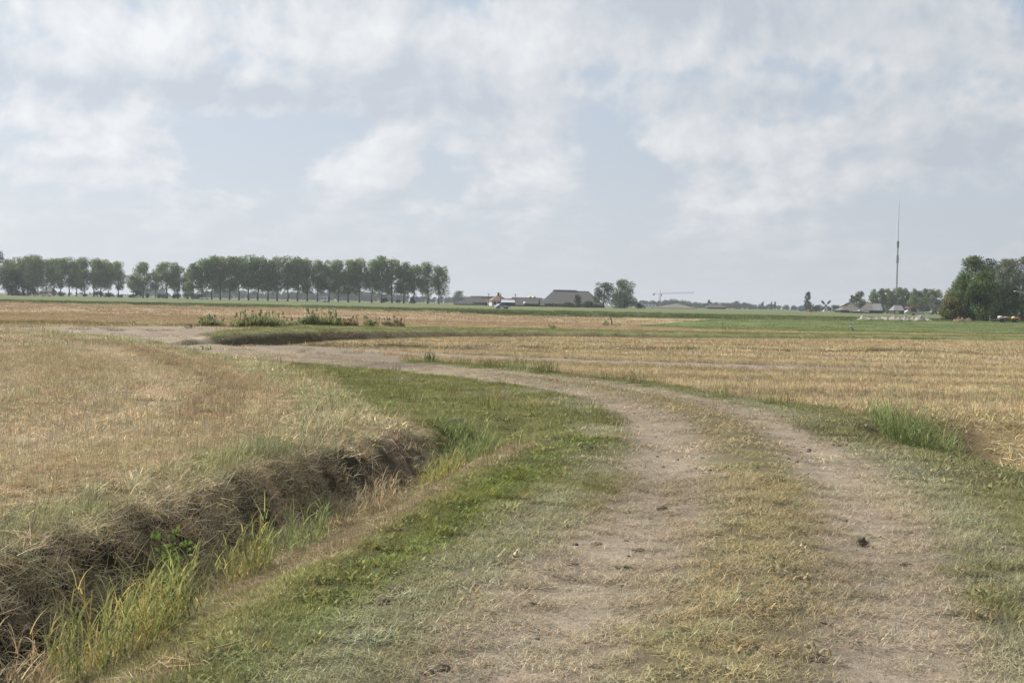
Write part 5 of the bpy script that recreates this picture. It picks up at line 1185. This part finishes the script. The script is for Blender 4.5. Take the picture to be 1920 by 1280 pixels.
# ------------------------------------------------------------------ soil clods on the track
CLOD = solid('dark_soil', (.115, .09, .068), .95, .3, 18)
def clod(px, py, wpx, lab, seed, flat=.5, grp='dark clods lying on the track'):
    # distance of a thing lying on level ground seen at that height
    u, v = px - 960, 640 - py; q = u * _s + v * _c; a = u * _c - v * _s; t_ = -EYE / (q * _cp - 2400 * _sp); x, y = a * t_, (2400 * _cp + q * _sp) * t_
    r = np.random.default_rng(seed); s_ = wpx * y * PXM / 2; n, mr = 20, 11; V = []
    for i in range(mr + 1):
        th_ = math.pi * i / mr
        for k in range(n): ph = 2 * math.pi * k / n; V.append((math.sin(th_) * math.cos(ph), math.sin(th_) * math.sin(ph), math.cos(th_)))
    V = np.array(V); o_ = r.uniform(0, 50)
    rad = 1 + .75 * fbm(V[:, 0] * 1.0 + o_ + V[:, 2], V[:, 1] + V[:, 2] * .7, .75, 4, seed, .62)
    V = V * rad[:, None] * np.array([1.0, .75, flat]) * s_; V[:, 2] = np.maximum(V[:, 2], -s_ * .12)
    F = [(i * n + k, (i + 1) * n + k, (i + 1) * n + (k + 1) % n, i * n + (k + 1) % n) for i in range(mr) for k in range(n)]
    o = link('soil_clod', mesh_np('soil_clod', V, np.array(F), CLOD), None, (x, y, hz(x, y) + s_ * flat * .25)); o.rotation_euler.z = r.uniform(-1, 1); return tag(o, lab, 'clod', grp)
clod(1616, 1017, 27, 'black upright clod alone in the right wheel rut', 1, .7)
clod(712, 1132, 40, 'large crumbly clod in the grass beside the ditch', 2, .5); clod(742, 1112, 36, 'second crumbly clod touching the large one in the grass', 3, .4)
clod(832, 1252, 30, 'big dark clod at the very front of the left rut', 4, .6); clod(800, 1258, 34, 'flat broken clod next to the big front one', 5, .3); clod(722, 1268, 18, 'small lump left of the big front clod', 6, .4)
clod(656, 1202, 13, 'small dark lump on the grey grass below the crumbly pair', 7, .7)
clod(976, 1108, 28, 'clod at the grassy side of the left rut', 8, .45); clod(1000, 1132, 20, 'flat clod just behind the front part of the left rut', 9, .35)
clod(1172, 1060, 30, 'wide flat clod on the bare inner side of the left rut', 10, .35); clod(1075, 1060, 22, 'dark clod in the middle of the left rut', 11, .4); clod(1032, 1070, 16, 'smaller clod beside the one mid-rut', 12, .4)
clod(1242, 952, 20, 'clod farther up the left rut near the bare patch', 13, .5); clod(1195, 1026, 24, 'flat crumb line across the left rut', 14, .3); clod(1118, 1020, 22, 'crumbly flat clod at the grassy edge up the left rut', 15, .3)
clod(1508, 1010, 10, 'tiny dark lump at the edge of the centre strip', 16, .6); clod(1546, 1168, 34, 'wide low clod at the front of the right rut', 17, .3); clod(1698, 1052, 22, 'crumbly clod near the grass side of the right rut', 18, .35)
clod(1768, 918, 12, 'small clod on the green side beyond the right rut', 19, .5); clod(1606, 1202, 26, 'flat clod at the outer front of the right rut', 20, .3); clod(1008, 1190, 10, 'small round lump at the inner front of the left rut', 21, .5)
clod(1530, 1238, 30, 'broad low clod nearest the camera in the right rut', 22, .3); clod(1518, 836, 9, 'small clod far up the right rut', 23, .5); clod(1552, 1062, 14, 'small lump midway down the right rut', 24, .5)
clod(1336, 1010, 26, 'grey flattened lump in the centre grass strip', 25, .3); clod(1030, 845, 16, 'little clod on the dry slope above the ditch end', 26, .4, 'dark clods beside the ditch'); clod(1300, 836, 10, 'tiny clod at the inner bend of the left rut', 27, .5)
clod(1060, 673, 8, 'tiny dark clod on the pale field spur', 28, .5); clod(1868, 1030, 30, 'low mole mound in the grass of the right verge', 29, .3); clod(1440, 1105, 16, 'small grey lump at the right edge of the centre strip', 30, .35)

# fine crumbs of soil and dung strewn over the wheel tracks: nobody could count them
cc_ = bpy.data.collections.new('crumbs')
def lump(seed, n=9, mr=6):
    r = np.random.default_rng(seed); V = []
    for i in range(mr + 1):
        th_ = math.pi * i / mr
        for k in range(n): ph = 2 * math.pi * k / n; V.append((math.sin(th_) * math.cos(ph), math.sin(th_) * math.sin(ph), math.cos(th_)))
    V = np.array(V); V *= (1 + .5 * fbm(V[:, 0] * 1.3 + seed * 3, V[:, 1] * 1.3 + V[:, 2], 1.0, 3, seed))[:, None]; V[:, 2] *= .55
    F = [(i * n + k, (i + 1) * n + k, (i + 1) * n + (k + 1) % n, i * n + (k + 1) % n) for i in range(mr) for k in range(n)]
    return mesh_np('crumb', V, np.array(F), CLOD)
for k in range(6): cc_.objects.link(bpy.data.objects.new('crumb_%d' % k, lump(700 + k)))
r = np.random.default_rng(77); n = 26000; rad = np.sqrt(r.uniform(4.2 ** 2, 30 ** 2, n)); an = r.uniform(-HALF, HALF, n); x = rad * np.sin(an); y = rad * np.cos(an); q = land(x, y)
den = np.exp(-((np.abs(q['u']) - .95) / .55) ** 2) * (.35 + .65 * sst(fbm(x, y, 1.1, 3, 181), -.1, .5)) + .12 * (np.abs(q['u']) < 1.9)
kk = r.uniform(0, 1, n) < den * .55; x, y = x[kk], y[kk]; n = len(x); z = height(x, y) + .002
s_ = np.minimum(.003 * np.exp(r.exponential(.62, n)), .024)
me = bpy.data.meshes.new('soil_crumbs'); me.vertices.add(n); me.vertices.foreach_set('co', np.stack([x, y, z], 1).astype(np.float32).ravel())
for an_, tp, dat, ky in (('rot', 'FLOAT_VECTOR', np.stack([0 * x, 0 * x, r.uniform(0, 6.28, n)], 1), 'vector'), ('scl', 'FLOAT', s_, 'value'), ('var', 'INT', r.integers(0, 6, n), 'value')):
    at_ = me.attributes.new(an_, tp, 'POINT'); at_.data.foreach_set(ky, np.asarray(dat, np.int32 if tp == 'INT' else np.float32).ravel())
me.update(); me.materials.append(CLOD); so = link('soil_crumbs', me); tag(so, 'dark crumbs of soil strewn along the wheel ruts of the track', 'crumbs', kind='stuff')
scatter_on(so, cc_, 'crumbs')

# unused stock would float at the origin: drop it
for st in (POP, BUSH):
    for e in st:
        if not e[1]:
            for ch in [q for q in bpy.data.objects if q.parent == e[0]]: bpy.data.objects.remove(ch)
            bpy.data.objects.remove(e[0])

# ------------------------------------------------------------------ the air between
hzm, t, out = mat('haze'); pv = t.node('ShaderNodeVolumePrincipled'); pv.inputs['Color'].default_value = (0.66, 0.70, 0.76, 1); pv.inputs['Density'].default_value = 0.00017; pv.inputs['Anisotropy'].default_value = 0.2
t.l.new(pv.outputs[0], out.inputs['Volume'])
m = MB(); m.box(-5200, -300, -3.0, 5200, 7200, 82); hb_ = m.build('haze', hzm); tag(hb_, kind='stuff')
